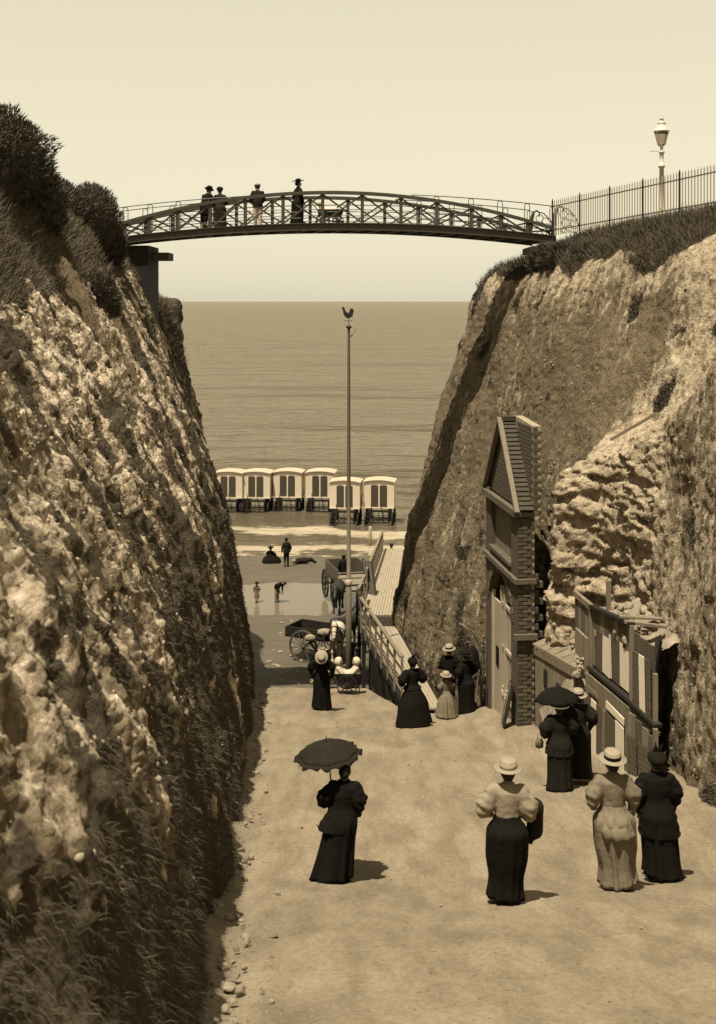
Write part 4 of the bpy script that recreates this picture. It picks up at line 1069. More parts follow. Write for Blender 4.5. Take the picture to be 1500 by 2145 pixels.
# header, upper display, mid shelf, lower display
board_run(hoard, (*H1, 0), (*H2, 0), lambda t: 9.28 + 0.14 * t, lambda t: top(t), 9, [M_timber_m, M_timber_m, M_timber], 'header_board', 0.035)
MB().bar((H1[0] - .03, H1[1], top(0) + .03), (H2[0] - .03, H2[1] - .05, top(1) + .03), 0.12, 0.06).build('coping', M_timber_d, hoard, world=True)
board_run(hoard, (H1[0] + .07, H1[1], 0), (H2[0] + .07, H2[1], 0), lambda t: 7.0, lambda t: 9.4, 9, M_timber_m, 'backing_board')
board_run(hoard, (*H2, 0), (*H3, 0), lambda t: 6.9, lambda t: 9.85 - 0.1 * t, 3, M_timber_m, 'backing_board')
def bill(Aa, Bb, t0, t1, z0_, z1_, mat, lean=0.0, name='bill'):
    a = Vector((*Aa, 0)); b = Vector((*Bb, 0)); d = (b - a); nrm = Vector((-d.y, d.x, 0)).normalized()
    if nrm.x > 0: nrm = -nrm
    p = a + d * t0; r = a + d * t1
    ang = math.atan2(d.y, d.x)
    o = bpy.data.objects.new(name, None)
    w = (r - p).length
    sk = rg.uniform(-.05, .05); hh_ = z1_ - z0_
    me_ = MB().add([(x_ + sk * (z_ / max(hh_, .01)), y_, z_ + x_ * rg.uniform(-.03, .03)) for x_, y_, z_ in ((0,-.006,0),(w,-.006,0),(w,.006,0),(0,.006,0),(0,-.006,hh_),(w,-.006,hh_),(w,.006,hh_),(0,.006,hh_))], [(0,3,2,1),(4,5,6,7),(0,1,5,4),(1,2,6,5),(2,3,7,6),(3,0,4,7)]).mesh(name); me_.materials.append(mat)
    off = nrm * rg.uniform(0.05, 0.058)
    M = Matrix.Translation(p + off + Vector((0, 0, z0_))) @ Matrix.Rotation(ang, 4, 'Z') @ Matrix.Rotation(lean, 4, 'X')
    return inst(name, me_, hoard, hoard.matrix_basis.inverted() @ M)
U0 = (H1[0] + .045, H1[1]); U1 = (H2[0] + .045, H2[1])
for t0, t1, mt in ((0.0, 0.07, M_rail), (0.08, 0.26, M_print), (0.27, 0.45, M_paper_w), (0.46, 0.50, M_paint), (0.51, 0.70, M_print), (0.71, 0.985, M_paper_w)):
    bill(U0, U1, t0, t1, 8.52 + 0.12 * t0, 9.36 + 0.1 * t0, mt)
for t0, t1, mt in ((0.1, 0.4, M_print), (0.45, 0.7, M_paper_w), (0.75, 0.98, M_print)):
    bill(H2, H3, t0, t1, 8.45, 9.5, mt)
for z_, w_, mt in ((8.42, 0.16, M_timber_d), (8.28, 0.09, M_timber_m)):
    MB().bar((H1[0] - .03, H1[1] + .1, z_), (H2[0] - .05, H2[1], z_ + .12), w_, 0.07).build('shelf', mt, hoard, world=True)
    MB().bar((H2[0] - .05, H2[1], z_ + .12), (H3[0] + .02, H3[1] - .2, z_ - 0.02), w_, 0.07).build('shelf', mt, hoard, world=True)
W0 = (H1[0] - .12, H1[1] + .1); W1 = (H2[0] - .10, H2[1] - .1)
board_run(hoard, (*W0, 0), (*W1, 0), lambda t: 6.4 + .4 * t, lambda t: 8.32 + .12 * t, 10, [M_timber, M_rail], 'lower_board')
W2 = (H3[0] - .02, H3[1] - .2)
board_run(hoard, (*W1, 0), (*W2, 0), lambda t: 6.9 + .1 * t, lambda t: 8.38 - .22 * t, 4, [M_timber, M_timber_m], 'lower_board')
for t0, t1, mt in ((0.02, 0.17, M_print), (0.18, 0.31, M_paper_w), (0.32, 0.44, M_print), (0.45, 0.52, M_rail), (0.53, 0.76, M_print), (0.77, 0.95, M_paper_w)):
    bill(W0, W1, t0, t1, 6.75 + 0.4 * t0, 7.92 + 0.1 * t0, mt)
bill(W0, W1, 0.55, 0.95, 8.05, 8.2, M_paper_w, name='torn_bill'); bill(W0, W1, 0.12, 0.35, 8.06, 8.14, M_rail, name='torn_bill')
for t0, t1, mt in ((0.05, 0.4, M_print), (0.45, 0.9, M_print)): bill(W1, W2, t0, t1, 7.15, 7.95, mt)
for (x_, y_, z0_, z1_) in ((H1[0] - .03, H1[1] + .03, 6.3, 9.6), (H2[0] - .04, H2[1] - .06, 7.7, 9.95), (H3[0], H3[1] - .06, 6.9, 9.3), (W2[0] - .04, W2[1] - .12, 6.9, 8.4)):
    MB().box((x_ - .04, y_ - .04, z0_), (x_ + .04, y_ + .04, z1_)).build('post', M_timber, hoard, world=True)
MB().bar((H2[0] + .05, H2[1] - .1, 9.75), (H2[0] + .35, H2[1] - .3, 9.3), 0.05, 0.05).build('brace', M_rail, hoard, world=True)
MB().bar((5.55, 22.0, 9.75), (5.35, 21.8, 8.9), 0.09, 0.10).build('brace', M_timber_d, hoard, world=True)
MB().bar((5.0, 22.4, 9.98), (5.75, 22.2, 9.93), 0.10, 0.05).build('roof_plank', M_timber, hoard, world=True)
MB().bar((4.98, 22.7, 10.0), (5.75, 22.5, 10.0), 0.14, 0.04).build('roof_plank', M_timber, hoard, world=True)
# chalk blocks dumped behind the hoarding
for q in range(46):
    s = g.uniform(0.05, 0.16); x_ = g.uniform(5.1, 5.75); y_ = g.uniform(22.6, 24.6)
    inst('chalk_block', rocks[q % 10], cliff_right, Matrix.Translation((x_, y_, 9.55 + g.uniform(0, 0.55) * (x_ - 5.0))) @ Matrix.Rotation(g.uniform(0, 6), 4, 'Z') @ Matrix.Diagonal((s, s * 1.2, s * 0.8, 1)) @ Matrix.Rotation(g.uniform(0, 6), 4, 'X'))
# rubble bank behind shed and hoarding
nxb, nyb = 60, 60
xb = np.linspace(4.05, 6.2, nxb); yb = np.linspace(22.0, 27.3, nyb)
XB, YB = np.meshgrid(xb, yb, indexing='ij')
hb = np.interp(XB, [4.05, 4.6, 5.3, 6.2], [6.8, 8.35, 9.3, 10.0]) * (YB > 0) + 0.16 * fbm(XB / 0.5, YB / 0.5, 0.4, 4, 44)
hb = np.where(YB < 24.7, np.interp(XB, [4.8, 5.15, 5.5, 6.2], [6.2, 9.2, 9.5, 9.9]) + 0.12 * fbm(XB / 0.4, YB / 0.4, 0.4, 4, 45), hb)
hb = np.where((YB < 24.9) & (XB < 5.22), np.minimum(hb, 6.6), hb)
me = mesh_np('rubble_bank', np.stack([XB, YB, hb], 2).reshape(-1, 3), grid_faces(nxb, nyb))
bank = tag(link('rubble_bank', me, mk('rubble', 0.42, 0.17, 5, 0.95, 0.8, 14), None, True), 'bank of loose chalk rubble behind the shed', None, None, 'structure')
for q in range(120):
    x_ = g.uniform(4.35, 5.9); y_ = g.uniform(24.8, 27.0); s = 0.02 + 0.10 * g.random() ** 2.5
    z_ = float(np.interp(x_, [4.05, 4.6, 5.3, 6.2], [6.8, 8.35, 9.3, 10.0]))
    inst('stone', (rocks if q % 3 else rocks_d)[q % 5], bank, Matrix.Translation((x_, y_, z_ + 0.02)) @ Matrix.Diagonal((s, s * 1.2, s * .8, 1)) @ Matrix.Rotation(g.uniform(0, 6), 4, 'Z'))
plk = thing('loose_timber', 'loose plank lying across the ledge of the right cliff', 'plank', (6.0, 25.3, 13.2))
MB().bar((5.55, 26.2, 12.95), (6.35, 25.4, 13.6), 0.06, 0.05).build('plank', M_timber, plk, world=True)
stk = thing('timber_stake', 'upright timber stake standing behind the hoarding', 'stake', (5.2, 24.9, 8.8))
MB().box((5.19, 24.9, 8.6), (5.28, 24.98, 10.15)).build('stake', M_timber, stk, world=True)

# ================================================================ BOARDWALK
NP = 9
deck = thing('boardwalk', 'plank boardwalk with a post and rail balustrade beside the right cliff', 'boardwalk', (1.0, 38.0, 4.0))
nearL, nearR = Vector((1.36, 31.15, gz(31.15) + 0.05)), Vector((2.2, 31.15, gz(31.15) + 0.05))
midL, midR = Vector((0.02, 45.5, 3.77)), Vector((1.34, 45.5, 3.77))
farL, farR = Vector((1.55, 72.0, 1.05)), Vector((2.75, 72.0, 1.05))
def plank_run(a0, a1, b0, b1, n, name, mat):
    for q in range(n):
        t0 = (q + 0.06) / n; t1 = (q + 0.94) / n
        p = [a0.lerp(a1, t0), a0.lerp(a1, t1), b0.lerp(b1, t1), b0.lerp(b1, t0)]
        dz = Vector((0, 0, rg.uniform(-0.008, 0.008)))
        V = [c + dz for c in p] + [c + dz - Vector((0, 0, 0.05)) for c in p]
        MB().add(V, [(0,1,2,3),(7,6,5,4),(0,4,5,1),(1,5,6,2),(2,6,7,3),(3,7,4,0)]).build(name, mat, deck, world=True)
plank_run(nearL, nearR, midL + Vector((0, -0.16, .013)), midR + Vector((0, -0.16, .013)), NP, 'plank', M_deck)
q1 = midL.lerp(farL, 0.5); q2 = midR.lerp(farR, 0.5)
plank_run(midL + Vector((0, .02, 0)), midR + Vector((0, .02, 0)), q1, q2, 11, 'plank', M_deck)
plank_run(q1 + (farL - midL) * 0.001, q2 + (farR - midR) * 0.001, farL, farR, 11, 'plank', M_deck)
MB().bar(midL + Vector((0, -.07, -.02)), midR + Vector((0, -.07, -.02)), 0.12, 0.07).build('threshold', M_deck, deck, world=True)
for a, b in ((nearL, midL), (midL, farL), (nearR, midR), (midR, farR)):
    MB().bar(a - Vector((0, 0, .16)), b - Vector((0, 0, .16)), 0.10, 0.2).build('bearer', M_timber_d, deck, world=True)
for Y in (33.5, 36, 38.5, 41, 43.5, 46, 50, 54, 58, 63, 68, 71.5):
    a, b = (nearL.lerp(midL, (Y - 31.15) / 14.35), nearR.lerp(midR, (Y - 31.15) / 14.35)) if Y < 45.5 else (midL.lerp(farL, (Y - 45.5) / 26.5), midR.lerp(farR, (Y - 45.5) / 26.5))
    for c in (a, b):
        MB().box((c.x - .07, c.y - .07, 0.0), (c.x + .07, c.y + .07, c.z - 0.06)).build('pile', M_timber_d, deck, world=True)
def balustrade(a, b, n, h, mids, w=0.07):
    tops = []
    for q in range(n + 1):
        p = a.lerp(b, q / n)
        MB().box((p.x - w / 2, p.y - w / 2, p.z - 0.15), (p.x + w / 2, p.y + w / 2, p.z + h)).build('rail_post', M_rail, deck, world=True)
    MB().bar(a + Vector((0, 0, h + .035)), b + Vector((0, 0, h + .035)), 0.11, 0.065).build('top_rail', M_rail, deck, world=True)
    for m_ in mids:
        MB().bar(a + Vector((.05, 0, m_)), b + Vector((.05, 0, m_)), 0.035, 0.06).build('mid_rail', M_rail, deck, world=True)
off = Vector((-0.06, 0, 0))
balustrade(nearL.lerp(midL, 0.08) + off, midL + off, 8, 1.08, (0.32, 0.68, 0.08))
balustrade(midL.lerp(farL, 0.28) + off, farL + off, 11, 1.05, (0.5,))
balustrade(midL + off, midL.lerp(farL, 0.2) + off, 2, 1.05, (0.5,))

# stacked boards leaning on the balustrade
for q in range(7):
    o = thing('leaning_plank', 'plank in the brown bundle on the boardwalk, %s' % ['nearest the mast', 'second from the mast', 'third from the mast', 'middle one', 'third from the cliff', 'second from the cliff', 'nearest the cliff'][q], 'plank', (0.50 + 0.045 * q, 53.0 - 0.10 * q, 3.03), 0, 'bundle of planks on the boardwalk')
    MB().bar((0, 0, 0.02), (-0.28 + 0.02 * q, 1.0, 1.3 - 0.03 * (q % 3)), 0.13, 0.03, (0, 1, 0)).build('board', M_timber_m if q % 2 else M_timber_d, o)

# ================================================================ WEATHERVANE MAST
mz = 2.0
mast = thing('weathervane_mast', 'tall slim mast topped by a cockerel weathervane', 'mast', (-0.31, 40, mz))
zm = lambda py: CAMZ - (py - 630) * 40 / FPX - mz
MB().lathe([(0.10, -0.3), (0.095, zm(1222)), (0.072, zm(1221)), (0.062, zm(1000)), (0.045, zm(690)), (0.045, zm(688))], 12).build('pole', M_mast, mast, True)
MB().lathe([(0.105, zm(1226)), (0.115, zm(1224)), (0.115, zm(1216)), (0.08, zm(1214))], 12).build('collar', M_frame, mast, True)
MB().lathe([(0.05, zm(688)), (0.10, zm(686)), (0.10, zm(684)), (0.03, zm(681)), (0.012, zm(680)), (0.012, zm(664))], 10).build('truck', M_iron2, mast, True)
mb = MB()
u = 0.0168
def cock(pt): return [((x - 26) * u * 0.62 / 1.0, z * u * 0.62 + zm(666)) for x, z in pt]
prof = [(24, -2), (30, 0), (35, 3), (39, 4), (38, 9), (41, 11), (39, 15), (43, 19), (42, 26), (37, 31), (32, 30), (29, 25), (28, 19), (25, 16), (21, 17), (17, 21), (14, 26), (13, 31), (10, 35), (7, 36), (5, 33), (2, 31), (5, 29), (7, 24), (8, 17), (10, 10), (14, 4), (19, 0)]
mb.prism(cock(prof), -0.02, 0.02)
mb.build('cockerel', M_iron2, mast)
MB().bar((-0.14, 0, zm(672)), (0.14, 0, zm(672)), 0.02, 0.02).build('arrow_bar', M_iron2, mast)
MB().add([(0.06, 0, zm(703)), (0.17, 0.02, zm(697)), (0.27, 0.05, zm(688)), (0.22, 0.03, zm(690)), (0.15, 0.01, zm(702)), (0.08, 0, zm(708)),
          (0.06, .012, zm(703)), (0.17, .032, zm(697)), (0.27, .062, zm(688)), (0.22, .042, zm(690)), (0.15, .022, zm(702)), (0.08, .012, zm(708))],
         [(0,1,4,5),(1,2,3,4),(11,10,7,6),(10,9,8,7),(0,6,7,1),(1,7,8,2),(2,8,9,3),(3,9,10,4),(4,10,11,5),(5,11,6,0)]).build('pennant', M_pale, mast)
for q, (dx_, h_) in enumerate(((0.14, 2.2), (0.27, 1.9))):
    o = thing('timber_post', ['dark post standing close against the foot of the mast', 'dark post between the mast foot and the boardwalk rail'][q], 'post', (-0.31 + dx_, 40.3 + 0.4 * q, 1.8))
    MB().box((-.06, -.06, -.2), (.06, .06, h_ + 0.4)).build('post', M_timber_d, o)
    MB().box((-.075, -.075, h_ + 0.401), (.075, .075, h_ + .46)).build('cap', M_timber_d, o)
wp = thing('mooring_post', 'pale post standing in the shallows beyond the boardwalk rail', 'post', (0.8, 78, -0.3))
MB().lathe([(0.11, -0.4), (0.10, 1.5), (0.07, 1.56)], 10).build('post', M_frame, wp, True)

# ================================================================ WHEELS, BATHING MACHINES, CARTS
def wheel(parent, loc, Rr, n, w=0.06, rz=0.0, mat=M_timber_d, tyre=True, th=0.07):
    """wheel standing in the local y-z plane of the parent, axle along x, turned by rz"""
    M = Matrix.Translation(loc) @ Matrix.Rotation(rz, 4, 'Z')
    mb = MB(); N = 28
    V = []; F = []
    for k in range(N):
        a = 2 * math.pi * k / N; c, s = math.cos(a), math.sin(a)
        for x_, r_ in ((-w/2, Rr - th), (w/2, Rr - th), (w/2, Rr), (-w/2, Rr)): V.append((x_, r_ * c, r_ * s))
    for k in range(N):
        a = 4 * k; b = 4 * ((k + 1) % N)
        for j in range(4): F.append((a + j, b + j, b + (j + 1) % 4, a + (j + 1) % 4))
    mb.add(V, F)
    o = link('wheel', mb.mesh('wheel'), mat, parent); o.matrix_basis = M
    MB().tube([(-w * 1.3, 0, 0), (-w*.9, 0, 0), (w*.9, 0, 0), (w * 1.3, 0, 0)], [0.05, 0.08, 0.08, 0.05], 10).build('hub', mat, o)
    sp = MB().bar((0, 0, 0.06), (0, 0, Rr - th + 0.005), 0.03, 0.035, (1, 0, 0)).mesh('spoke'); sp.materials.append(mat)
    for k in range(n):
        inst('spoke', sp, o, Matrix.Rotation(2 * math.pi * k / n, 4, 'X'))
    return o
M_roofp = mk('canvas_roof', 0.55, 0.44, 3, 0.9, 0.2, 20)
def bathing_machine():
    o = bpy.data.objects.new('bathing_machine', None); col.objects.link(o)
    W2, D, z0, z1, za = 1.08, 1.7, 1.34, 3.14, 3.23
    roofc = [(-W2 + 2 * W2 * k / 12, z1 + (za - z1) * (1 - ((k - 6) / 6.0) ** 2)) for k in range(13)]
    MB().prism([(W2, z0), (-W2, z0)] + roofc, 0, D).build('hut', M_paint, o)
    rp = [(-W2 - .06 + 2 * (W2 + .06) * k / 12, z1 - .03 + (za - z1 + .05) * (1 - ((k - 6) / 6.0) ** 2)) for k in range(13)]
    MB().prism([(x, z + .012) for x, z in rp] + [(x, z + .045) for x, z in rp[::-1]], -0.10, D + .08).build('roof', M_roofp, o)
    for sx in (-1, 1):
        xa = sx * 0.315; w = 0.265
        MB().prism([(xa - w, z0 + .03), (xa + w, z0 + .03)] + [(xa + w * math.cos(t), z0 + 1.50 + .09 * math.sin(t)) for t in np.linspace(0, math.pi, 8)], -0.03, -0.003).build('door', M_door, o)
    for k in range(17):                                 # upright boarding of the front
        xk = -W2 + 0.06 + k * (2 * W2 - 0.12) / 16
        if abs(abs(xk) - 0.31) > 0.27:
            MB().box((xk - .055, -0.014, z0 + .02), (xk + .055, -0.002, z1 + (za - z1) * (1 - (abs(xk) / W2) ** 2) - .05)).build('board', M_paint, o)
    MB().box((-W2, -0.10, z0 - .07), (W2, D, z0 - .01)).build('floor_frame', M_paint, o)
    mb = MB()
    mb.box((-.75, -0.5, z0 - .28), (.75, -0.4, z0 - .13)).box((-.8, -.45, .28), (.8, -.37, .36)).box((-.8, D - .3, .28), (.8, D - .2, .36))
    for x_ in (-.7, -.35, 0.02, .38, .7): mb.box((x_ - .02, -.46, .36), (x_ + .02, -.42, z0 - .13))
    for z_ in (.55, .8): mb.box((-.8, -.48, z_), (.8, -.44, z_ + .03))
    mb.box((-.78, -.3, .3), (-.66, D, z0 - .13)).box((.66, -.3, .3), (.78, D, z0 - .13))
    mb.build('undercarriage', M_timber_d, o)
    for x_, y_, r_ in ((-.95, .15, .48), (.95, .15, .48), (-1.0, D - .5, .56), (1.0, D - .5, .56)):
        wheel(o, (x_, y_, r_), r_, 10, 0.09)
    for sx in (-1, 1):
        MB().tube([(sx * .38, -.5, .45), (sx * .36 - .06, -.95, 1.3), (sx * .36 - .1, -1.1, 1.75)], [.03, .028, .022], 6).build('shaft', M_timber_d, o)
    mb = MB()
    for k in range(4): mb.box((-.95 + .0, -.52 - .13 * k, 1.0 - .26 * k), (-.55, -.42 - .13 * k, 1.04 - .26 * k))
    mb.bar((-.96, -.45, 1.05), (-.96, -1.0, .1), .03, .08); mb.bar((-.54, -.45, 1.05), (-.54, -1.0, .1), .03, .08)
    mb.build('steps', M_timber_d, o)
    return o
bmac = bathing_machine()
spec = [(478, 90, 'bathing machine half hidden by the left cliff, farthest left in the row'), (536, 90, 'second white bathing machine from the left cliff'),
        (602, 90.3, 'third white bathing machine from the left cliff'), (670, 90.2, 'fourth white bathing machine, the last of the farther row'),
        (722, 85.0, 'nearer bathing machine standing behind the mast'), (794, 85.2, 'rightmost bathing machine, standing nearer the shore')]
for i, (px, Y, lab) in enumerate(spec):
    o = bmac if i == 0 else copy_tree(bmac)
    o.matrix_basis = Matrix.Translation(((px - 750) * Y / FPX, Y, -0.16 if Y > 87 else -0.08)) @ Matrix.Rotation(R(-4 - px * 0.004), 4, 'Z')
    tag(o, lab, 'bathing machine', 'bathing machines drawn up in the sea')

# cart with the grey horse, on the sand below the ramp
cart = thing('cart', 'low two-wheeled timber cart behind the pale horse on the sand', 'cart', ((655 - 750) * 49.2 / FPX, 49.2, bz(49.2)), R(62))
MB().box((-.62, -.9, .92), (.62, .9, .98)).build('floor', M_timber_d, cart)
for x_ in (-.64, .60): MB().box((x_, -.9, .981), (x_ + .04, .9, 1.35)).build('side_board', M_timber_d, cart)
for y_ in (-.94, .901): MB().box((-.64, y_, .92), (.64, y_ + .04, 1.32)).build('end_board', M_timber_d, cart)
MB().tube([(-.85, 0, .66), (.85, 0, .66)], .04, 8).build('axle', M_timber_d, cart)
for x_ in (-.76, .76): wheel(cart, (x_, 0, .66), .66, 14, .07, 0, M_timber_m)
for x_ in (-.42, .42): MB().tube([(x_, -.8, .92), (x_, -1.8, .98), (x_ * .9, -2.7, 1.05)], .035, 7).build('shaft', M_timber_d, cart)
for q, (px, w) in enumerate(((650, .24), (680, .34))):
    o = thing('sack', ['small pale sack hanging at the front of the cart', 'large pale sack lying in the cart'][q], 'sack', ((px - 750) * 48.2 / FPX, 48.1 + .3 * q, bz(48.5) + .95 + .15 * q))
    mb = MB(); mb.lathe([(.05, 0), (w * .8, .03), (w, .12), (w * .85, .22), (w * .4, .27), (.05, .28)], 12, sy=.6)
    mb.build('sack_body', M_pale, o, True)
# far wagon by the boardwalk
wag = thing('wagon', 'high-sided wagon with large wheels drawn up beside the boardwalk', 'wagon', ((735 - 750) * 60.0 / FPX, 60.0, bz(60.0)), R(14))
MB().box((-.75, -.4, 1.05), (.95, 2.4, 1.13)).build('floor', M_timber_d, wag)
for x_ in (-.78, .93): MB().box((x_, -.4, 1.131), (x_ + .05, 2.4, 1.85)).build('side_board', M_timber_m, wag)
MB().box((-.75, 2.35, 1.131), (.93, 2.4, 1.85)).build('tail_board', M_timber_m, wag)
MB().box((-.73, -.4, 1.131), (.93, -.35, 1.6)).build('front_board', M_paint, wag)
for x_ in (-.9, 1.05):
    wheel(wag, (x_, -.1, .72), .72, 12, .08)
    wheel(wag, (x_, 1.9, .72), .72, 12, .08)
for z_ in (1.45, 1.7): MB().box((-.80, -.41, z_), (.98, -.401, z_ + .05)).build('batten', M_frame, wag)
for y_ in (-.1, 1.9): MB().tube([(-.9, y_, .72), (1.05, y_, .72)], .045, 7).build('axle', M_timber_d, wag)
# ================================================================ FIGURES: smooth bodies grown from distance fields
def nets(fn, lo, hi, h):
    lo = np.array(lo, float); hi = np.array(hi, float)
    n = np.ceil((hi - lo) / h).astype(int) + 1
    ax = [lo[i] + h * np.arange(n[i]) for i in range(3)]
    Gx, Gy, Gz = np.meshgrid(*ax, indexing='ij')
    V = fn(Gx, Gy, Gz)
    S = V < 0
    c = [(i, j, k) for i in (0, 1) for j in (0, 1) for k in (0, 1)]
    sl = lambda A_, o: A_[o[0]:n[0]-1+o[0], o[1]:n[1]-1+o[1], o[2]:n[2]-1+o[2]]
    cs = sum(sl(S, o).astype(np.int8) for o in c)
    act = (cs > 0) & (cs < 8)
    idx = np.full(act.shape, -1, np.int64); ids = np.argwhere(act); idx[act] = np.arange(len(ids))
    acc = np.zeros((len(ids), 3)); cnt = np.zeros(len(ids))
    for a in c:
        for d in range(3):
            if a[d] == 1: continue
            b = list(a); b[d] = 1; b = tuple(b)
            va = sl(V, a)[act]; vb = sl(V, b)[act]
            m = (va < 0) != (vb < 0)
            t = np.where(m, va / np.where(m, va - vb, 1), 0)
            p = np.array(a, float)[None, :] + 0 * acc; p[:, d] += t
            acc += p * m[:, None]; cnt += m
    P = lo + h * (ids + acc / np.maximum(cnt, 1)[:, None])
    F = []
    for d in range(3):
        e1, e2 = (d + 1) % 3, (d + 2) % 3
        s0 = [slice(None)] * 3; s1 = [slice(None)] * 3
        s0[d] = slice(0, n[d]-1); s1[d] = slice(1, n[d])
        for e in (e1, e2):
            s0[e] = slice(1, n[e]-1); s1[e] = slice(1, n[e]-1)
        A0 = S[tuple(s0)]; A1 = S[tuple(s1)]
        e = np.argwhere(A0 != A1)
        if len(e) == 0: continue
        ins = A0[tuple(e.T)]
        base = e.copy(); base[:, e1] += 1; base[:, e2] += 1
        def cell(d1, d2):
            q = base.copy(); q[:, e1] += d1; q[:, e2] += d2; return idx[tuple(q.T)]
        q = np.stack([cell(-1, -1), cell(0, -1), cell(0, 0), cell(-1, 0)], 1)
        F.append(np.where(ins[:, None], q, q[:, ::-1]))
    F = np.concatenate(F); F = F[(F >= 0).all(axis=1)]
    return P, F
def d_cone(x, y, z, a, b, ra, rb, fy=1.0):
    a = np.array(a, float); b = np.array(b, float); d = b - a; L2 = max(d @ d, 1e-9)
    t = np.clip(((x - a[0]) * d[0] + (y - a[1]) * d[1] + (z - a[2]) * d[2]) / L2, 0, 1)
    return np.sqrt((x - a[0] - t * d[0]) ** 2 + ((y - a[1] - t * d[1]) / fy) ** 2 + (z - a[2] - t * d[2]) ** 2) - (ra + t * (rb - ra))
def d_ell(x, y, z, c, r):
    q = np.sqrt(((x - c[0]) / r[0]) ** 2 + ((y - c[1]) / r[1]) ** 2 + ((z - c[2]) / r[2]) ** 2)
    return (q - 1) * min(r)
def d_sec(x, y, z, tab):
    """stack of ellipses: rows (z, cx, cy, rx, ry)"""
    tab = np.array(tab, float)
    cx = np.interp(z, tab[:, 0], tab[:, 1]); cy = np.interp(z, tab[:, 0], tab[:, 2])
    rx = np.interp(z, tab[:, 0], tab[:, 3]); ry = np.interp(z, tab[:, 0], tab[:, 4])
    q = np.sqrt(((x - cx) / rx) ** 2 + ((y - cy) / ry) ** 2)
    d = (q - 1) * np.minimum(rx, ry)
    return np.maximum(d, np.maximum(z - tab[-1, 0], tab[0, 0] - z))
def smin(a, b, k):
    h = np.clip(0.5 + 0.5 * (b - a) / k, 0, 1)
    return b * (1 - h) + a * h - k * h * (1 - h)
def union(prims, k):
    def f(x, y, z):
        r = None
        for p in prims:
            fn_ = {'c': d_cone, 'e': d_ell, 's': d_sec}[p[0]]
            d = fn_(x, y, z, *p[1:])
            r = d if r is None else smin(r, d, k)
        return r
    return f
def bbox(prims, pad=0.05):
    lo = np.full(3, 9.0); hi = np.full(3, -9.0)
    for p in prims:
        if p[0] == 'c':
            for q, r in ((p[1], p[3]), (p[2], p[4])): lo = np.minimum(lo, np.array(q) - r); hi = np.maximum(hi, np.array(q) + r)
        elif p[0] == 'e': lo = np.minimum(lo, np.array(p[1]) - np.array(p[2])); hi = np.maximum(hi, np.array(p[1]) + np.array(p[2]))
        else:
            for (z, cx, cy, rx, ry) in p[1]: lo = np.minimum(lo, (cx - rx, cy - ry, z)); hi = np.maximum(hi, (cx + rx, cy + ry, z))
    return lo - pad, hi + pad
def skirt_mesh(levels, folds, seed, n=64, m=26, tilt=0.03, lift=0.03):
    lv = np.array(levels, float)                # z, cx, cy, rx, ry from hem upwards
    zz_ = np.linspace(0, 1, m)
    t = np.linspace(0, 1, len(lv))
    L_ = pchip(t, lv, zz_)
    th = np.linspace(0, 2 * math.pi, n, endpoint=False)
    gg = random.Random(seed)
    ks = [(5, .5), (8, .8), (11, .9), (15, .6)]
    ph = [gg.uniform(0, 6.28) for _ in ks]
    gph = math.pi * (0.75 if seed % 2 else 0.25) + math.pi
    V = []
    for i in range(m):
        z, cx, cy, rx, ry = L_[i]
        a = folds * (1 - zz_[i]) ** 0.7
        mod = 1 + a * sum(w * np.sin(k * th + p + 0.6 * zz_[i]) for (k, w), p in zip(ks, ph)) / 2.0
        V.append(np.stack([cx + rx * mod * np.cos(th), cy + ry * mod * np.sin(th), z + 0 * th + (1 - zz_[i]) ** 1.6 * (lift + tilt * np.cos(th - gph) + 0.01 * np.sin(5 * th + ph[0]))], 1))
    V = np.concatenate(V)
    i, j = np.meshgrid(np.arange(m - 1), np.arange(n), indexing='ij'); i = i.ravel(); j = j.ravel()
    F = np.stack([i*n+j, i*n+(j+1) % n, (i+1)*n+(j+1) % n, (i+1)*n+j], 1)
    F = np.concatenate([F, np.stack([np.arange(0, n-2, 2)*0 + 0, (np.arange(0, n-2, 2)+3) % n, (np.arange(0, n-2, 2)+2) % n, (np.arange(0, n-2, 2)+1) % n], 1)[1:-1]])
    return V, F
def hatmesh(kind, sc=1.0):
    """profile of a hat standing on z = 0; returns (crown part, band part, extra part)"""
    if kind == 'boater':
        return [(0.09, 0.0), (0.160, -0.006), (0.168, 0.0), (0.165, 0.006), (0.098, 0.010), (0.095, 0.085), (0.088, 0.094), (0.03, 0.096)], [(0.0985, 0.012), (0.1005, 0.014), (0.0985, 0.050), (0.0965, 0.052)]
    if kind == 'wide':
        return [(0.085, 0.0), (0.17, 0.012), (0.20, 0.03), (0.17, 0.025), (0.09, 0.02), (0.085, 0.07), (0.06, 0.10), (0.02, 0.105)], [(0.091, 0.022), (0.093, 0.024), (0.090, 0.052), (0.088, 0.054)]
    if kind == 'cap':
        return [(0.098, -0.03), (0.102, 0.0), (0.115, 0.025), (0.10, 0.05), (0.04, 0.06)], None
    if kind == 'bowler':
        return [(0.095, -0.01), (0.15, 0.0), (0.155, 0.012), (0.10, 0.008), (0.102, 0.06), (0.085, 0.11), (0.04, 0.13)], [(0.1025, 0.01), (0.1045, 0.012), (0.1045, 0.035), (0.1025, 0.037)]
    if kind == 'bonnet':
        return [(0.095, -0.05), (0.115, -0.03), (0.125, 0.0), (0.11, 0.05), (0.07, 0.09), (0.02, 0.10)], None
    return None, None

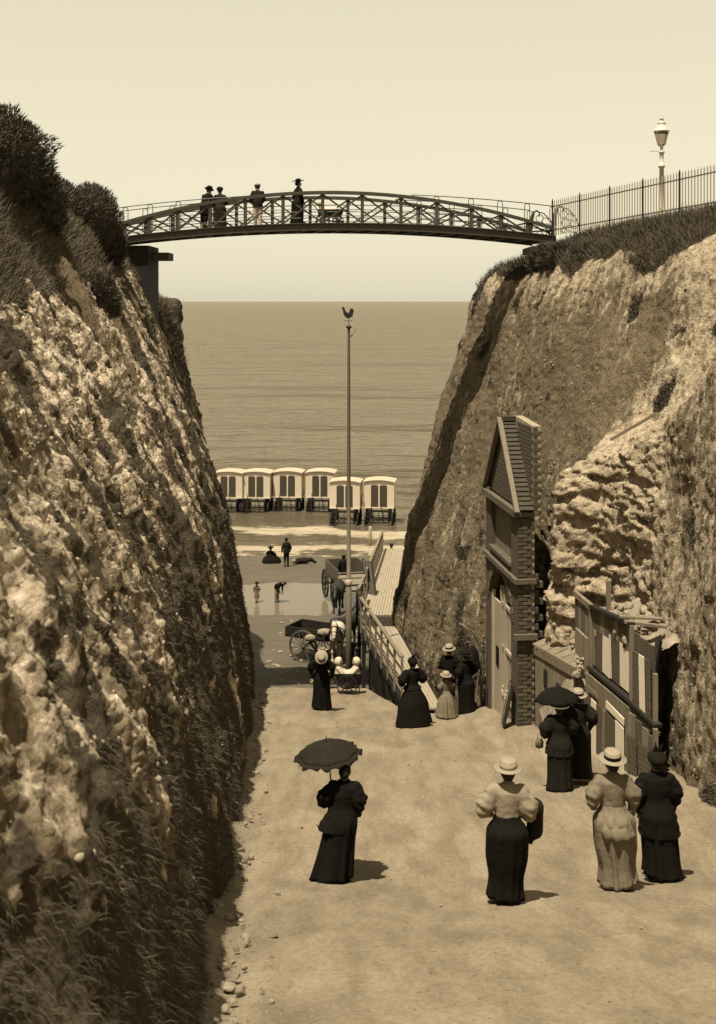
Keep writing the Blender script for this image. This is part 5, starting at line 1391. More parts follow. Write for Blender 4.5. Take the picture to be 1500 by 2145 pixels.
def person(label, loc, rot, H=1.6, top=M_black, low=M_black, hat='boater', hatm=M_straw, bandm=M_black, trim=None, arms=None, sex='f',
           puff=0.10, hem=0.30, hemy=None, folds=0.06, peplum=0.19, bend=0.0, nod=0.0, sway=0.0, train=0.06, h=0.018, group=None, hair=True, headk=1.0,
           cx_hem=0.0, waist=None, seated=False, hatlift=0.0, skirt=None, seed=1, sleeve_low=0.045, coat_hem=None, gloves=None, over=None, hip=.225, lift=.04, apron=None, legm=None):
    s = H / 1.60
    o = thing('person', label, 'person', loc, rot, group)
    rr = random.Random(seed)
    if arms is None: arms = [((-.25, -.02, 1.08), (-.23, .07, .87)), ((.25, -.02, 1.08), (.23, .07, .87))]
    dz = -0.62 if seated else 0.0
    pz = 0.93 + dz
    def warp(V):
        V = np.array(V, float)
        if nod:                                             # head bows about the neck
            w = sstep(1.36 + dz, 1.44 + dz, V[:, 2]); y = V[:, 1]; z = V[:, 2] - 1.38 - dz; a = nod * w
            V[:, 1], V[:, 2] = y * np.cos(a) + z * np.sin(a), 1.38 + dz - y * np.sin(a) + z * np.cos(a)
        if bend:                                            # body leans from the hips
            w = sstep(pz - 0.12, pz + 0.14, V[:, 2]); y = V[:, 1]; z = V[:, 2] - pz; a = bend * w
            V[:, 1], V[:, 2] = y * np.cos(a) + z * np.sin(a), pz - y * np.sin(a) + z * np.cos(a)
        V[:, 0] += sway * np.maximum(V[:, 2] - 0.8, 0) * 1.0
        return V * s
    def grow(name, prims, k, mat, hh=h, extra=None, par=o):
        lo, hi = bbox(prims)
        P, F = nets(union(prims, k), lo, hi, hh)
        if extra is not None:
            Ve, Fe = extra; P = np.concatenate([P, Ve]); F = np.concatenate([F, Fe + (len(P) - len(Ve))])
        return link(name, mesh_np(name, warp(P), F), mat, par, True)
    hk = headk
    hc = np.array([0, 0.012, 1.38 + dz + 0.115 * hk])
    # ---- the body itself, one skin from crown to ankle
    body = [('e', tuple(hc + [0, 0, .012 * hk]), (.074 * hk, .092 * hk, .098 * hk)), ('e', tuple(hc + [0, .018, -.052 * hk]), (.055 * hk, .066 * hk, .062 * hk)),
            ('c', (0, -.012, 1.30 + dz), (0, 0, 1.42 + dz), .052, .047), ('c', tuple(hc + [0, .088 * hk, .012 * hk]), tuple(hc + [0, .106 * hk, -.022 * hk]), .010 * hk, .016 * hk),
            ('e', tuple(hc + [.074 * hk, -.005, -.01]), (.014, .022, .03)), ('e', tuple(hc + [-.074 * hk, -.005, -.01]), (.014, .022, .03)),
            ('s', [(.86 + dz, 0, 0, .13, .10), (1.0 + dz, 0, 0, .095, .08), (1.18 + dz, 0, .0, .12, .09), (1.31 + dz, 0, -.01, .12, .075), (1.345 + dz, 0, -.01, .06, .05)])]
    exV = []; exF = []
    for sd, (el, wr) in zip((-1, 1), arms):
        sh = (sd * .135, -.005, 1.295 + dz); el = (el[0], el[1], el[2] + dz); wr = (wr[0], wr[1], wr[2] + dz)
        body += [('c', sh, el, .040, .034), ('c', el, wr, .036, .027)]
        dv = Vector(wr) - Vector(el); dv.normalize()
        palm = Vector(wr) + dv * 0.05
        body += [('c', wr, tuple(palm), .027, .034)]
        fwd = Vector((0, 1, 0)) if abs(dv.y) < .8 else Vector((0, 0, -1))
        side = dv.cross(fwd).normalized()
        mb_ = MB()
        for q in range(4):                                  # four fingers, bent at the knuckles
            b0 = palm + dv * .018 + side * ((q - 1.5) * .0175)
            ln = (.062, .072, .068, .052)[q]
            mb_.tube([b0, b0 + dv * ln * .5 + fwd * .012, b0 + dv * ln * .78 + fwd * .034, b0 + dv * ln * .8 + fwd * .052], [.0092, .0088, .008, .006], 6)
        t0 = palm - side * .028 * sd
        mb_.tube([t0 - dv * .01, t0 - side * .018 * sd + dv * .02 + fwd * .012, t0 - side * .012 * sd + dv * .045 + fwd * .03], [.011, .010, .007], 6)
        nq = len(mb_.v); fq = [f for f in mb_.f if len(f) == 4]
        exF.append(np.array(fq) + sum(len(v) for v in exV)); exV.append(np.array(mb_.v))
    if not seated:
        for sd in (-1, 1):
            body += [('c', (sd * .075, 0, .90), (sd * .075, .01, .48), .078, .055), ('c', (sd * .075, .01, .48), (sd * .08, -.01, .09), .055, .034)]
    gl = M_skin
    grow('body', body, .025, gl, h, (np.concatenate(exV), np.concatenate(exF)))
    if not seated:
        for sd, fy in ((-1, .03), (1, -.04)):
            sm = MB().lathe([(.035, 0), (.045, .01), (.045, .05), (.038, .12), (.036, .16)], 10, (sd * .08, fy, 0))
            sm.lathe([(.02, 0), (.04, .012), (.034, .05), (.01, .065)], 10, (sd * .08, fy + .10, 0), .9, 1.9)
            link('boot', mesh_np('boot', warp(sm.v), [f for f in sm.f if len(f) == 4]), M_leather, o, True)
    # ---- clothes
    if sex == 'f':
        ch = coat_hem if coat_hem else .90
        jk = [('s', [(ch + dz, 0, -.01, peplum, peplum * .85), ((ch + .98) / 2 + dz, 0, -.005, peplum * .92, peplum * .78), (1.01 + dz, 0, 0, .148, .122), (1.07 + dz, 0, 0, .150, .122), (1.19 + dz, 0, .004, .172, .130), (1.29 + dz, 0, -.01, .172, .112), (1.34 + dz, 0, -.008, .115, .08), (1.395 + dz, 0, -.005, .062, .06)])]
        if coat_hem: jk[0] = ('s', [(ch + dz, cx_hem * .5, -.01, peplum, peplum * .9), (.90 + dz, 0, -.01, peplum * .82, peplum * .74), (1.02 + dz, 0, -.005, .172, .14), (1.08 + dz, 0, 0, .168, .135), (1.19 + dz, 0, 0, .185, .138), (1.30 + dz, 0, -.005, .180, .115), (1.35 + dz, 0, -.008, .115, .085), (1.40 + dz, 0, -.005, .065, .065)])
    else:
        ch = coat_hem if coat_hem else .78
        jk = [('s', [(ch + dz, 0, 0, .185, .135), (1.0 + dz, 0, 0, .17, .12), (1.19 + dz, 0, .005, .185, .128), (1.29 + dz, 0, -.005, .185, .11), (1.34 + dz, 0, -.008, .12, .08), (1.39 + dz, 0, -.005, .066, .062)])]
    for sd, (el, wr) in zip((-1, 1), arms):
        sh = np.array((sd * .155, -.005, 1.305 + dz)); el = np.array((el[0], el[1], el[2] + dz)); wr = np.array((wr[0], wr[1], wr[2] + dz))
        if sex == 'f':
            mid = sh * .38 + el * .62
            jk += [('c', tuple(sh + [sd * .0, 0, -.012]), tuple(mid + [sd * .02, 0, -.01]), puff * .72, puff * .93), ('c', tuple(mid + [sd * .02, 0, -.01]), tuple(el), puff * .93, max(.058, puff * .74)), ('c', tuple(el), tuple(wr), .058, sleeve_low)]
        else:
            jk += [('c', tuple(sh), tuple(el), .068, .056), ('c', tuple(el), tuple(wr), .056, .045)]
    fj = union(jk, .035)
    def fwr(x, y, z):                                   # cloth creases: fine on the body, deeper on the sleeves
        n_ = perlin(x * 9 + seed, y * 9, z * 5, seed) * .009 + perlin(x * 22, y * 22 + seed, z * 11, seed + 1) * .006
        sl = sstep(.14, .24, np.abs(x)); n_ = n_ * sstep(ch + dz, ch + dz + .08, z)
        return fj(x, y, z) + n_ * (0.6 + 1.3 * sl) + sl * .005 * np.sin(62 * z + 24 * x + 3 * np.sin(17 * y))
    lo, hi = bbox(jk); P, F = nets(fwr, lo, hi, h)
    link('jacket', mesh_np('jacket', warp(P), F), top, o, True)
    if sex == 'f':
        hy = hemy if hemy else hem * .92
        lv = skirt or [(.018, cx_hem, -train, hem, hy), (.25, cx_hem * .7, -train * .8, hem * .90, hy * .90), (.55, cx_hem * .35, -train * .5, max(hem * .80, hip * .99), max(hy * .80, hip * .92)), (.82, 0, -.03, hip, hip * .9), (.95, 0, -.01, .165, .145), (1.03, 0, 0, .142, .117)]
        V, F = skirt_mesh([(z + (0 if not seated else 0), a, b, c_, d) for z, a, b, c_, d in lv], folds, seed, tilt=0.0 if seated else 0.035, lift=0.0 if seated else lift)
        link('skirt', mesh_np('skirt', V * s if seated else warp(V), F), low, o, True)
    else:
        lg = [('s', [(.76, 0, 0, .15, .115), (.86, 0, 0, .158, .12), (.98, 0, 0, .14, .11)])]
        for sd, fy in ((-1, .03), (1, -.04)): lg += [('c', (sd * .078, 0, .84), (sd * .082, fy * .5, .47), .092, .07), ('c', (sd * .082, fy * .5, .47), (sd * .082, fy, .07), .07, .055)]
        grow('trousers', lg, .02, low, h)
    if over:
        f_ = union(over, .06)
        lo, hi = bbox(over)
        P, F = nets(lambda x, y, z: f_(x, y, z) + .010 * np.sin(26 * np.arctan2(x, -y - .0) * .5 + 9 * z) + .006 * np.sin(40 * z + 6 * x), lo, hi, h)
        link('overskirt', mesh_np('overskirt', warp(P), F), low, o, True)
    if hair:
        hp = [('e', tuple(hc + [0, -.02, .022 * hk]), (.084 * hk, .093 * hk, .098 * hk))]
        if sex == 'f': hp += [('e', tuple(hc + [0, -.095 * hk, .0]), (.05 * hk, .045 * hk, .055 * hk)), ('e', tuple(hc + [0, -.05, -.045]), (.06 * hk, .05 * hk, .05 * hk))]
        def cut(x, y, z, f=union(hp, .03)):
            return np.maximum(f(x, y, z), (y - hc[1] - .045 * hk) - (z - hc[2] - .03) * 1.2)
        lo, hi = bbox(hp); P, F = nets(cut, lo, hi, min(h, .016))
        link('hair', mesh_np('hair', warp(P), F), M_hair, o, True)
    if hat:
        cr, bd = hatmesh(hat)
        zt_ = hc[2] + (.062 + hatlift) * hk
        def hobj(nm, prof, mat, n=24):
            mb_ = MB().lathe([(r * hk, z * hk) for r, z in prof], n, (0, -.012, zt_), 1.0, 1.12)
            V = np.array(mb_.v); V[:, 2] += (V[:, 1] + .012) * 0.10
            me_ = bpy.data.meshes.new(nm); me_.from_pydata([tuple(p) for p in warp(V)], [], mb_.f); me_.update()
            return link(nm, me_, mat, o, True)
        ho = hobj('hat', cr, hatm)
        if bd: hobj('hat_band', bd, bandm)
        if trim == 'feather':
            mb_ = MB()
            for q in range(5):
                a = rr.uniform(-.6, .6)
                mb_.tube([(.03 * a, -.02, zt_ + .05), (.06 * a, -.03, zt_ + .12), (.12 * a, -.05, zt_ + .16 + .03 * q / 2)], [.02, .022, .006], 6)
            link('feather', mesh_np('feather', warp(mb_.v), [f for f in mb_.f if len(f) == 4]), M_black2, o, True)
        if trim == 'flowers':
            mb_ = MB()
            for q in range(9):
                a = q * .7; mb_.lathe([(.006, -.02), (.026, -.008), (.026, .01), (.008, .024)], 7, (.085 * math.cos(a), .09 * math.sin(a) - .01, zt_ + .045))
            link('flowers', mesh_np('flowers', warp(mb_.v), [f for f in mb_.f if len(f) == 4]), M_dark, o, True)
    # eyes
    em = MB()
    for sd in (-1, 1): em.lathe([(.003, -.008), (.009, -.004), (.009, .004), (.003, .008)], 8, tuple(hc + [sd * .03 * hk, .086 * hk, .012 * hk]))
    link('eyes', mesh_np('eyes', warp(em.v), [f for f in em.f if len(f) == 4]), M_hair, o, True)
    return o

HANG = None
# ---- four women in the foreground, walking down the ramp
gp = ground(716, 1843)
person('woman in black walking alone down the path under a frilled parasol', gp, R(-6), 1.50, M_black, M_black, None, arms=[((-.27, .05, 1.05), (-.16, .20, 1.14)), ((.235, -.02, 1.05), (.22, .12, .88))],
       puff=.115, hem=.30, hemy=.29, lift=.05, cx_hem=-.13, folds=.12, peplum=.275, coat_hem=.72, h=.015, seed=11, train=.03, sway=.06)
par = thing('parasol', 'dark frilled parasol held up by the woman walking alone', 'parasol', gp + Vector((-.20, .22, 1.08)), 0)
def parasol(o, r, hgt, tilt, mat, frill, ribs=8, lean=0.0, stick=0.9):
    n = ribs * 8; rings = 9; V = []; F = []
    for i in range(rings + 1):
        t = i / rings
        for k in range(n):
            a = 2 * math.pi * k / n
            sc = 1 - 0.10 * t * (1 - abs(math.cos(a * ribs / 2)))
            rad = r * t * sc
            V.append((rad * math.cos(a), rad * math.sin(a), -hgt * t ** 2.0))
    for i in range(rings):
        for k in range(n): F.append((i*n+k, i*n+(k+1) % n, (i+1)*n+(k+1) % n, (i+1)*n+k))
    M = Matrix.Translation((0, 0, stick)) @ Matrix.Rotation(tilt, 4, 'X') @ Matrix.Rotation(lean, 4, 'Y')
    mb = MB().add(V, F); mb.xf(M)
    cov = mb.build('canopy', mat, o, True)
    md = cov.modifiers.new('cloth', 'SOLIDIFY'); md.thickness = 0.006
    if frill:
        V = []; F = []
        for k in range(n):
            a = 2 * math.pi * k / n; sc = 1 - 0.10 * (1 - abs(math.cos(a * ribs / 2)))
            w = 0.02 * math.sin(a * 26)
            V.append((r * sc * math.cos(a), r * sc * math.sin(a), -hgt + .003)); V.append(((r * sc + .05 + w) * math.cos(a), (r * sc + .05 + w) * math.sin(a), -hgt - .035 + 0.025 * math.sin(a * 17)))
        F = [(2*k, 2*((k+1) % n), 2*((k+1) % n)+1, 2*k+1) for k in range(n)]
        fb = MB().add(V, F).xf(M).build('frill', mat, o, True); md = fb.modifiers.new('cloth', 'SOLIDIFY'); md.thickness = .005
    MB().tube([(0, 0, -stick), (0, 0, .09)], [.011, .008], 6).xf(M).build('stick', M_timber_d, o)
    MB().lathe([(.03, -.01), (.022, .02), (.008, .05)], 8).xf(M).build('ferrule', M_timber_d, o)
    for k in range(ribs):
        a = 2 * math.pi * k / ribs
        MB().tube([(r * t * math.cos(a), r * t * math.sin(a), -hgt * t ** 2 - .012) for t in (0.05, .4, .7, 1)], .004, 4).xf(M).build('rib', M_iron2, o)
parasol(par, 0.40, 0.15, R(3), M_dark, True, 8, R(-6), .62)

gp = ground(1062, 1888)
person('woman in straw boater, pale puffed blouse and dark skirt carrying a wrap', gp, R(-4), 1.60, M_pale, M_black, 'boater', M_straw, M_straw, arms=[((-.275, -.01, 1.06), (-.20, .16, .96)), ((.255, -.01, 1.02), (.20, .18, .94))],
       puff=.118, hem=.22, hemy=.22, hip=.245, lift=.05, cx_hem=-.03, folds=.11, peplum=.13, coat_hem=None, h=.015, seed=12, train=.02, nod=.06, sway=.02)
wr_ = thing('shawl', 'dark folded wrap carried on the arm of the woman in the pale blouse', 'shawl', gp + Vector((.34, .10, .78)))
P_, F_ = nets(union([('c', (0, 0, .28), (.0, 0, .0), .10, .095), ('c', (-.10, .05, .22), (.0, 0, .26), .05, .08), ('c', (-.03, 0, 0), (-.05, 0, -.14), .05, .025)], .05), (-.25, -.2, -.35), (.25, .25, .48), .018)
link('cloth', mesh_np('cloth', P_, F_), M_dark, wr_, True)

gp = ground(1284, 1862)
person('woman in straw boater and fawn dress with bustled skirt', gp, R(4), 1.66, M_grey, M_grey, 'boater', M_straw, M_black, arms=[((-.245, -.03, 1.07), (-.20, .12, .94)), ((.245, -.03, 1.06), (.215, .02, .84))],
       puff=.102, hem=.215, hemy=.23, hip=.235, lift=.07, cx_hem=.05, folds=.17, peplum=.16, over=[('s', [(.62, .02, -.04, .20, .19), (.70, .01, -.07, .225, .225), (.80, 0, -.06, .222, .215), (.92, 0, -.02, .19, .165), (1.0, 0, 0, .150, .124)]), ('c', (.12, -.06, .80), (.19, -.08, .60), .06, .05)], h=.015, seed=13, train=.04, sway=-.01)
gp = ground(1376, 1842)
person('woman in long black cape beside the woman in fawn', gp, R(2), 1.62, M_black, M_black, 'bonnet', M_black2, M_black, 'feather', arms=[((-.235, .02, 1.03), (-.21, .06, .86)), ((.235, .02, 1.03), (.21, .06, .86))],
       puff=.115, hem=.245, hemy=.25, lift=.07, cx_hem=.06, folds=.11, peplum=.27, coat_hem=.60, h=.015, seed=14)

# ---- couple under the umbrella by the hoarding
gp = ground(1172, 1655)
person('woman in dark jacket with puffed sleeves walking under a black umbrella', gp, R(-3), 1.56, M_black2, M_black2, 'wide', M_straw, M_black, arms=[((-.265, -.02, 1.05), (-.20, .12, .96)), ((.245, .06, 1.08), (.12, .22, 1.15))],
       puff=.13, hem=.25, hemy=.26, folds=.09, peplum=.27, coat_hem=.68, h=.017, seed=15)
gq = ground(1214, 1648) + Vector((.04, .35, .02))
person('woman in straw boater and dark dress beside the umbrella holder', gq, R(2), 1.58, M_dark, M_black2, 'boater', M_straw, M_black, arms=[((-.27, .02, 1.09), (-.15, .18, 1.02)), ((.28, -.02, 1.08), (.24, .08, .90))],
       puff=.12, hem=.25, folds=.06, peplum=.20, h=.017, seed=16)
um = thing('umbrella', 'open black umbrella over the pair by the hoarding', 'umbrella', gp + Vector((-.02, .22, 1.10)))
parasol(um, 0.42, 0.22, R(-4), M_black, False, 8, R(-3), .66)
bg = thing('handbag', 'small pale bag hanging at the left of the umbrella holder', 'bag', gp + Vector((-.34, .12, .70)))
MB().lathe([(.03, 0), (.07, .02), (.075, .12), (.05, .17)], 10, (0, 0, 0), 1, .5).build('pouch', M_check, bg, True)
MB().tube([(-.04, 0, .16), (-.02, 0, .26), (.02, 0, .26), (.04, 0, .16)], .006, 5).build('handle', M_dark, bg)

# ---- woman standing at the end of the boardwalk, and the family by the brick building
gp = ground(864, 1520)
person('woman in black with wide skirt standing where the boardwalk meets the path', gp, R(25), 1.58, M_black, M_black, 'bonnet', M_black, M_black, 'feather', arms=[((-.29, .0, 1.08), (-.12, .20, 1.02)), ((.29, .0, 1.08), (.12, .20, 1.02))],
       puff=.125, hem=.44, hemy=.40, folds=.07, peplum=.23, h=.018, seed=17, train=.05)
gp = ground(941, 1488)
person('man in straw boater and black coat by the brick building', gp, R(-25), 1.66, M_black, M_black, 'boater', M_straw, M_black, sex='m', arms=[((-.25, .0, 1.06), (-.16, .18, .98)), ((.25, .0, 1.06), (.14, .2, .98))], h=.02, seed=18)
gp = ground(975, 1497)
person('woman in black with a broad dark hat beside the man in the boater', gp, R(40), 1.58, M_black, M_black, 'wide', M_black, M_black, 'flowers', arms=[((-.27, .0, 1.08), (-.16, .2, .98)), ((.27, .0, 1.08), (.23, .08, .88))],
       puff=.11, hem=.24, folds=.05, peplum=.24, coat_hem=.76, h=.02, seed=19)
gp = ground(934, 1503)
person('small girl in a pale smock with striped sleeves in front of the family', gp, R(20), 1.06, M_check, M_grey, 'boater', M_straw, M_straw, arms=[((-.26, .02, 1.1), (-.15, .2, 1.0)), ((.26, .02, 1.1), (.2, .1, .9))],
       puff=.115, hem=.40, hemy=.36, folds=.18, peplum=.20, headk=1.3, h=.022, seed=20)

# ---- nursemaid drawing a mail cart up the ramp
gp = ground(674, 1486)
person('nursemaid in black and straw boater bowing her head as she draws the mail cart', gp, R(180), 1.60, M_black, M_black, 'boater', M_straw, M_black, arms=[((-.28, -.04, 1.07), (-.27, .05, .85)), ((.28, -.04, 1.07), (.27, .05, .85))],
       puff=.11, hem=.27, hemy=.26, folds=.06, peplum=.20, bend=.30, nod=.75, h=.018, seed=21)
pc = ground(728, 1440)
cot = thing('mail_cart', 'two-wheeled mail cart carrying two babies behind the nursemaid', 'mail cart', (pc.x, pc.y - 1.2, gz(pc.y - 1.2)), R(0))
bodyprof = [(-.42, .62), (-.30, .42), (-.12, .30), (.12, .30), (.30, .42), (.42, .62), (.40, .64), (.28, .47), (.1, .36), (-.1, .36), (-.28, .47), (-.40, .64)]
MB().prism(bodyprof, -.2, .2).build('tub', M_timber_d, cot)
for y_ in (-.2, .18): MB().prism([(-.38, .6), (-.28, .44), (-.1, .33), (.1, .33), (.28, .44), (.38, .6)], y_, y_ + .02).build('side', M_black2, cot)
for y_ in (-.30, .30): wheel(cot, (0, y_, .30), .30, 8, .03, R(90), M_iron2, th=.03)
MB().tube([(0, -.3, .3), (0, .3, .3)], .015, 6).build('axle', M_iron2, cot)
for y_ in (-.17, .17): MB().tube([(-.3, y_, .45), (-.55, y_ - .3, .70), (-.62, y_ - .62, .86)], .014, 6).build('handle', M_timber, cot)
MB().bar((.36, 0, .5), (.36, 0, 0.02), .03, .03).build('prop', M_iron2, cot)
def baby(label, loc, rot, seed):
    o = thing('person', label, 'person', loc, rot, 'babies in the mail cart')
    o.matrix_basis = o.matrix_basis @ Matrix.Scale(1.3, 4)
    P, F = nets(union([('e', (0, .01, .34), (.07, .078, .085)), ('c', (0, 0, .28), (0, 0, .12), .05, .08), ('c', (-.08, 0, .22), (-.13, .10, .12), .03, .022), ('c', (.08, 0, .22), (.13, .10, .12), .03, .022), ('c', (-.04, .05, .08), (-.05, .24, .04), .04, .03), ('c', (.04, .05, .08), (.05, .24, .04), .04, .03)], .03), (-.25, -.2, -.05), (.25, .36, .48), .016)
    link('body', mesh_np('body', P, F), M_skin, o, True)
    P, F = nets(union([('c', (0, 0, .27), (0, .02, .08), .065, .12), ('c', (0, .08, .10), (0, .26, .03), .10, .12), ('c', (-.07, 0, .22), (-.12, .09, .13), .05, .035), ('c', (.07, 0, .22), (.12, .09, .13), .05, .035)], .04), (-.3, -.25, -.14), (.3, .45, .42), .018)
    link('gown', mesh_np('gown', P, F), M_white, o, True)
    P, F = nets(lambda x, y, z: np.maximum(d_ell(x, y, z, (0, -.005, .355), (.105, .10, .105)), y - .05 - (z - .36) * .3), (-.2, -.2, .2), (.2, .2, .5), .016)
    link('bonnet', mesh_np('bonnet', P, F), M_white, o, True)
baby('baby in white bonnet at the left end of the mail cart', Vector(cot.matrix_basis.translation) + Vector((-.24, 0, .44)), R(-95), 1)
baby('baby in white bonnet at the right end of the mail cart', Vector(cot.matrix_basis.translation) + Vector((.26, .0, .44)), R(95), 2)
person('woman in black with a small pale hat standing on the sand by the horse', Vector(((676 - 750) * 44.0 / FPX, 44.0, bz(44.0))), R(200), 1.58, M_black, M_black, 'wide', M_pale, M_black, hem=.28, h=.025, seed=22)

# ---- people on the footbridge
def ondeck(px, Y=40.75): return Vector(((px - 750) * Y / FPX, Y, zb(px * Y / 40.0 - 750 * (Y / 40.0 - 1)) + 0.172))
LEAN = [((-.24, .14, 1.10), (-.10, .36, 1.02)), ((.24, .14, 1.10), (.10, .36, 1.02))]
def rail_lean(px, *a, **k): return person(a[0], ondeck(px, k.pop('Y', 41.45)), k.pop('rot', 0), *a[1:], **k)
rail_lean(428, 'man in dark hat and coat leaning on the bridge rail at the far left', 1.64, M_black, M_black, 'bowler', M_black, M_black, sex='m', arms=LEAN, bend=.42, h=.022, seed=31, coat_hem=.62, rot=R(-35))
rail_lean(461, 'woman in shawl and bonnet beside the leaning man on the bridge', 1.54, M_dark, M_dark, 'bonnet', M_dark, M_dark, arms=LEAN, bend=.15, h=.022, seed=32, hem=.25, puff=.09, rot=R(10))
rail_lean(540, 'man in cap and pale trousers leaning on the middle of the bridge', 1.62, M_black2, M_white, 'cap', M_pale, M_black, sex='m', arms=LEAN, bend=.35, h=.022, seed=33, rot=R(8))
rail_lean(625, 'woman in broad dark hat standing upright on the bridge', 1.62, M_black2, M_black, 'wide', M_black2, M_black, arms=None, h=.022, seed=34, hem=.26, puff=.09, Y=41.2, rot=R(-60), hatlift=.02)
pm = thing('perambulator', 'small perambulator standing on the bridge beside the woman in the broad hat', 'perambulator', ondeck(690, 41.2), R(0))
MB().prism([(-.42, .60), (-.38, .42), (-.2, .34), (.25, .32), (.45, .45), (.5, .62), (.1, .60)], -.2, .2).build('body', M_black, pm)
for x_, r_ in ((-.22, .24), (.3, .20)):
    for y_ in (-.24, .24): wheel(pm, (x_, y_, r_), r_, 8, .025, R(90), M_iron2, th=.03)
MB().tube([(-.4, -.18, .58), (-.66, -.18, .92), (-.66, .18, .92), (-.4, .18, .58)], .014, 6).build('handle', M_iron2, pm)
MB().tube([(-.22, 0, .24), (.3, 0, .2)], .02, 6).build('spring', M_iron2, pm)
ob = thing('person', 'baby in white gown lying in the perambulator on the bridge', 'person', ondeck(690, 41.2) + Vector((-.30, 0, .50)), R(-90))
P_, F_ = nets(union([('e', (0, .0, .30), (.075, .08, .09)), ('c', (0, 0, .24), (0, .05, .05), .05, .08)], .03), (-.2, -.2, -.1), (.2, .3, .45), .02)
link('body', mesh_np('body', P_, F_), M_skin, ob, True)
P_, F_ = nets(union([('c', (0, .0, .22), (0, .1, .06), .07, .11), ('c', (0, .1, .08), (0, .5, .06), .11, .13)], .05), (-.3, -.2, -.15), (.3, .75, .4), .022)
link('gown', mesh_np('gown', P_, F_), M_white, ob, True)
P_, F_ = nets(lambda x, y, z: np.maximum(d_ell(x, y, z, (0, -.01, .32), (.11, .10, .11)), y - .05), (-.2, -.2, .15), (.2, .2, .48), .018)
link('bonnet', mesh_np('bonnet', P_, F_), M_white, ob, True)

# ---- on the sands
def onsand(px, Y): return Vector(((px - 750) * Y / FPX, Y, bz(Y)))
person('man in dark suit and cap standing on the sand watching the sea', onsand(600, 70.6), R(15), 1.68, M_dark, M_black2, 'cap', M_dark, M_black, sex='m', h=.028, seed=41)
person('woman in black hat sitting on the sand beside the standing man', onsand(567, 72.0), R(-20), 1.55, M_black, M_black, 'wide', M_black, M_black, seated=True, h=.028, seed=42, puff=.10,
       arms=[((-.26, .1, 1.1), (-.12, .28, 1.05)), ((.26, .1, 1.1), (.12, .28, 1.05))], skirt=[(.0, 0, .18, .58, .62), (.16, 0, .18, .54, .58), (.32, 0, .16, .44, .46), (.44, 0, .08, .28, .30), (.50, 0, .0, .18, .16), (.54, 0, 0, .14, .12)], folds=.08)
ly = thing('person', 'person in dark clothes lying on the sand to the right of the standing man', 'person', onsand(634, 71.6), R(8))
P_, F_ = nets(union([('e', (-.52, 0, .16), (.11, .10, .11)), ('c', (-.40, 0, .15), (-.30, 0, .17), .06, .08), ('c', (-.25, 0, .18), (.15, .05, .18), .15, .15), ('c', (.15, -.05, .15), (.50, .02, .24), .10, .08), ('c', (.50, .02, .24), (.78, 0, .06), .08, .05), ('c', (-.28, -.15, .18), (-.48, -.24, .05), .055, .04)], .06), (-.75, -.4, -.05), (.95, .4, .45), .03)
link('body', mesh_np('body', P_, F_), M_skin, ly, True)
P_, F_ = nets(union([('c', (-.26, 0, .19), (.18, .05, .20), .18, .19), ('c', (.15, -.02, .17), (.50, .02, .25), .14, .12), ('c', (.50, .02, .25), (.76, 0, .08), .11, .08), ('c', (-.28, -.15, .19), (-.44, -.22, .07), .075, .06)], .06), (-.75, -.45, -.05), (1.0, .45, .5), .03)
link('coat', mesh_np('coat', P_, F_), M_dark, ly, True)
P_, F_ = nets(lambda x, y, z: np.maximum(d_ell(x, y, z, (-.53, 0, .18), (.125, .12, .12)), .1 - z), (-.7, -.2, .0), (-.3, .2, .4), .02)
link('hat', mesh_np('hat', P_, F_), M_pale, ly, True)
person('small child in a striped frock paddling in the tide pool', onsand(538, 60.9) * 1.0 + Vector((0, 0, -.06)), R(160), 0.98, M_check, M_check, 'boater', M_dark, M_black, hem=.26, skirt=[(.38, 0, 0, .25, .22), (.5, 0, 0, .23, .2), (.7, 0, 0, .19, .17), (.85, 0, 0, .16, .14), (.95, 0, 0, .13, .11), (1.03, 0, 0, .12, .1)], headk=1.3, h=.03, seed=43)
person('person in dark jacket stooping over the tide pool beside the child', onsand(580, 61.0) + Vector((0, 0, -.06)), R(-120), 1.42, M_black, M_pale, None, sex='m', bend=1.15, nod=.2, arms=[((-.2, .25, 1.08), (-.12, .45, 1.05)), ((.2, .25, 1.08), (.12, .45, 1.05))], h=.03, seed=44)
person('driver in black sitting up in the wagon beside the boardwalk', onsand(720, 60.2) + Vector((0, .2, 0.80)), R(0), 1.6, M_black, M_black, 'cap', M_black, M_black, sex='m', seated=False, h=.032, seed=45, bend=.1)
person('person whose dark head shows at the far end of the boardwalk', Vector(((820 - 750) * 73.5 / FPX, 73.5, -0.62)), R(0), 1.6, M_dark, M_dark, 'bonnet', M_black, M_black, h=.032, seed=46)

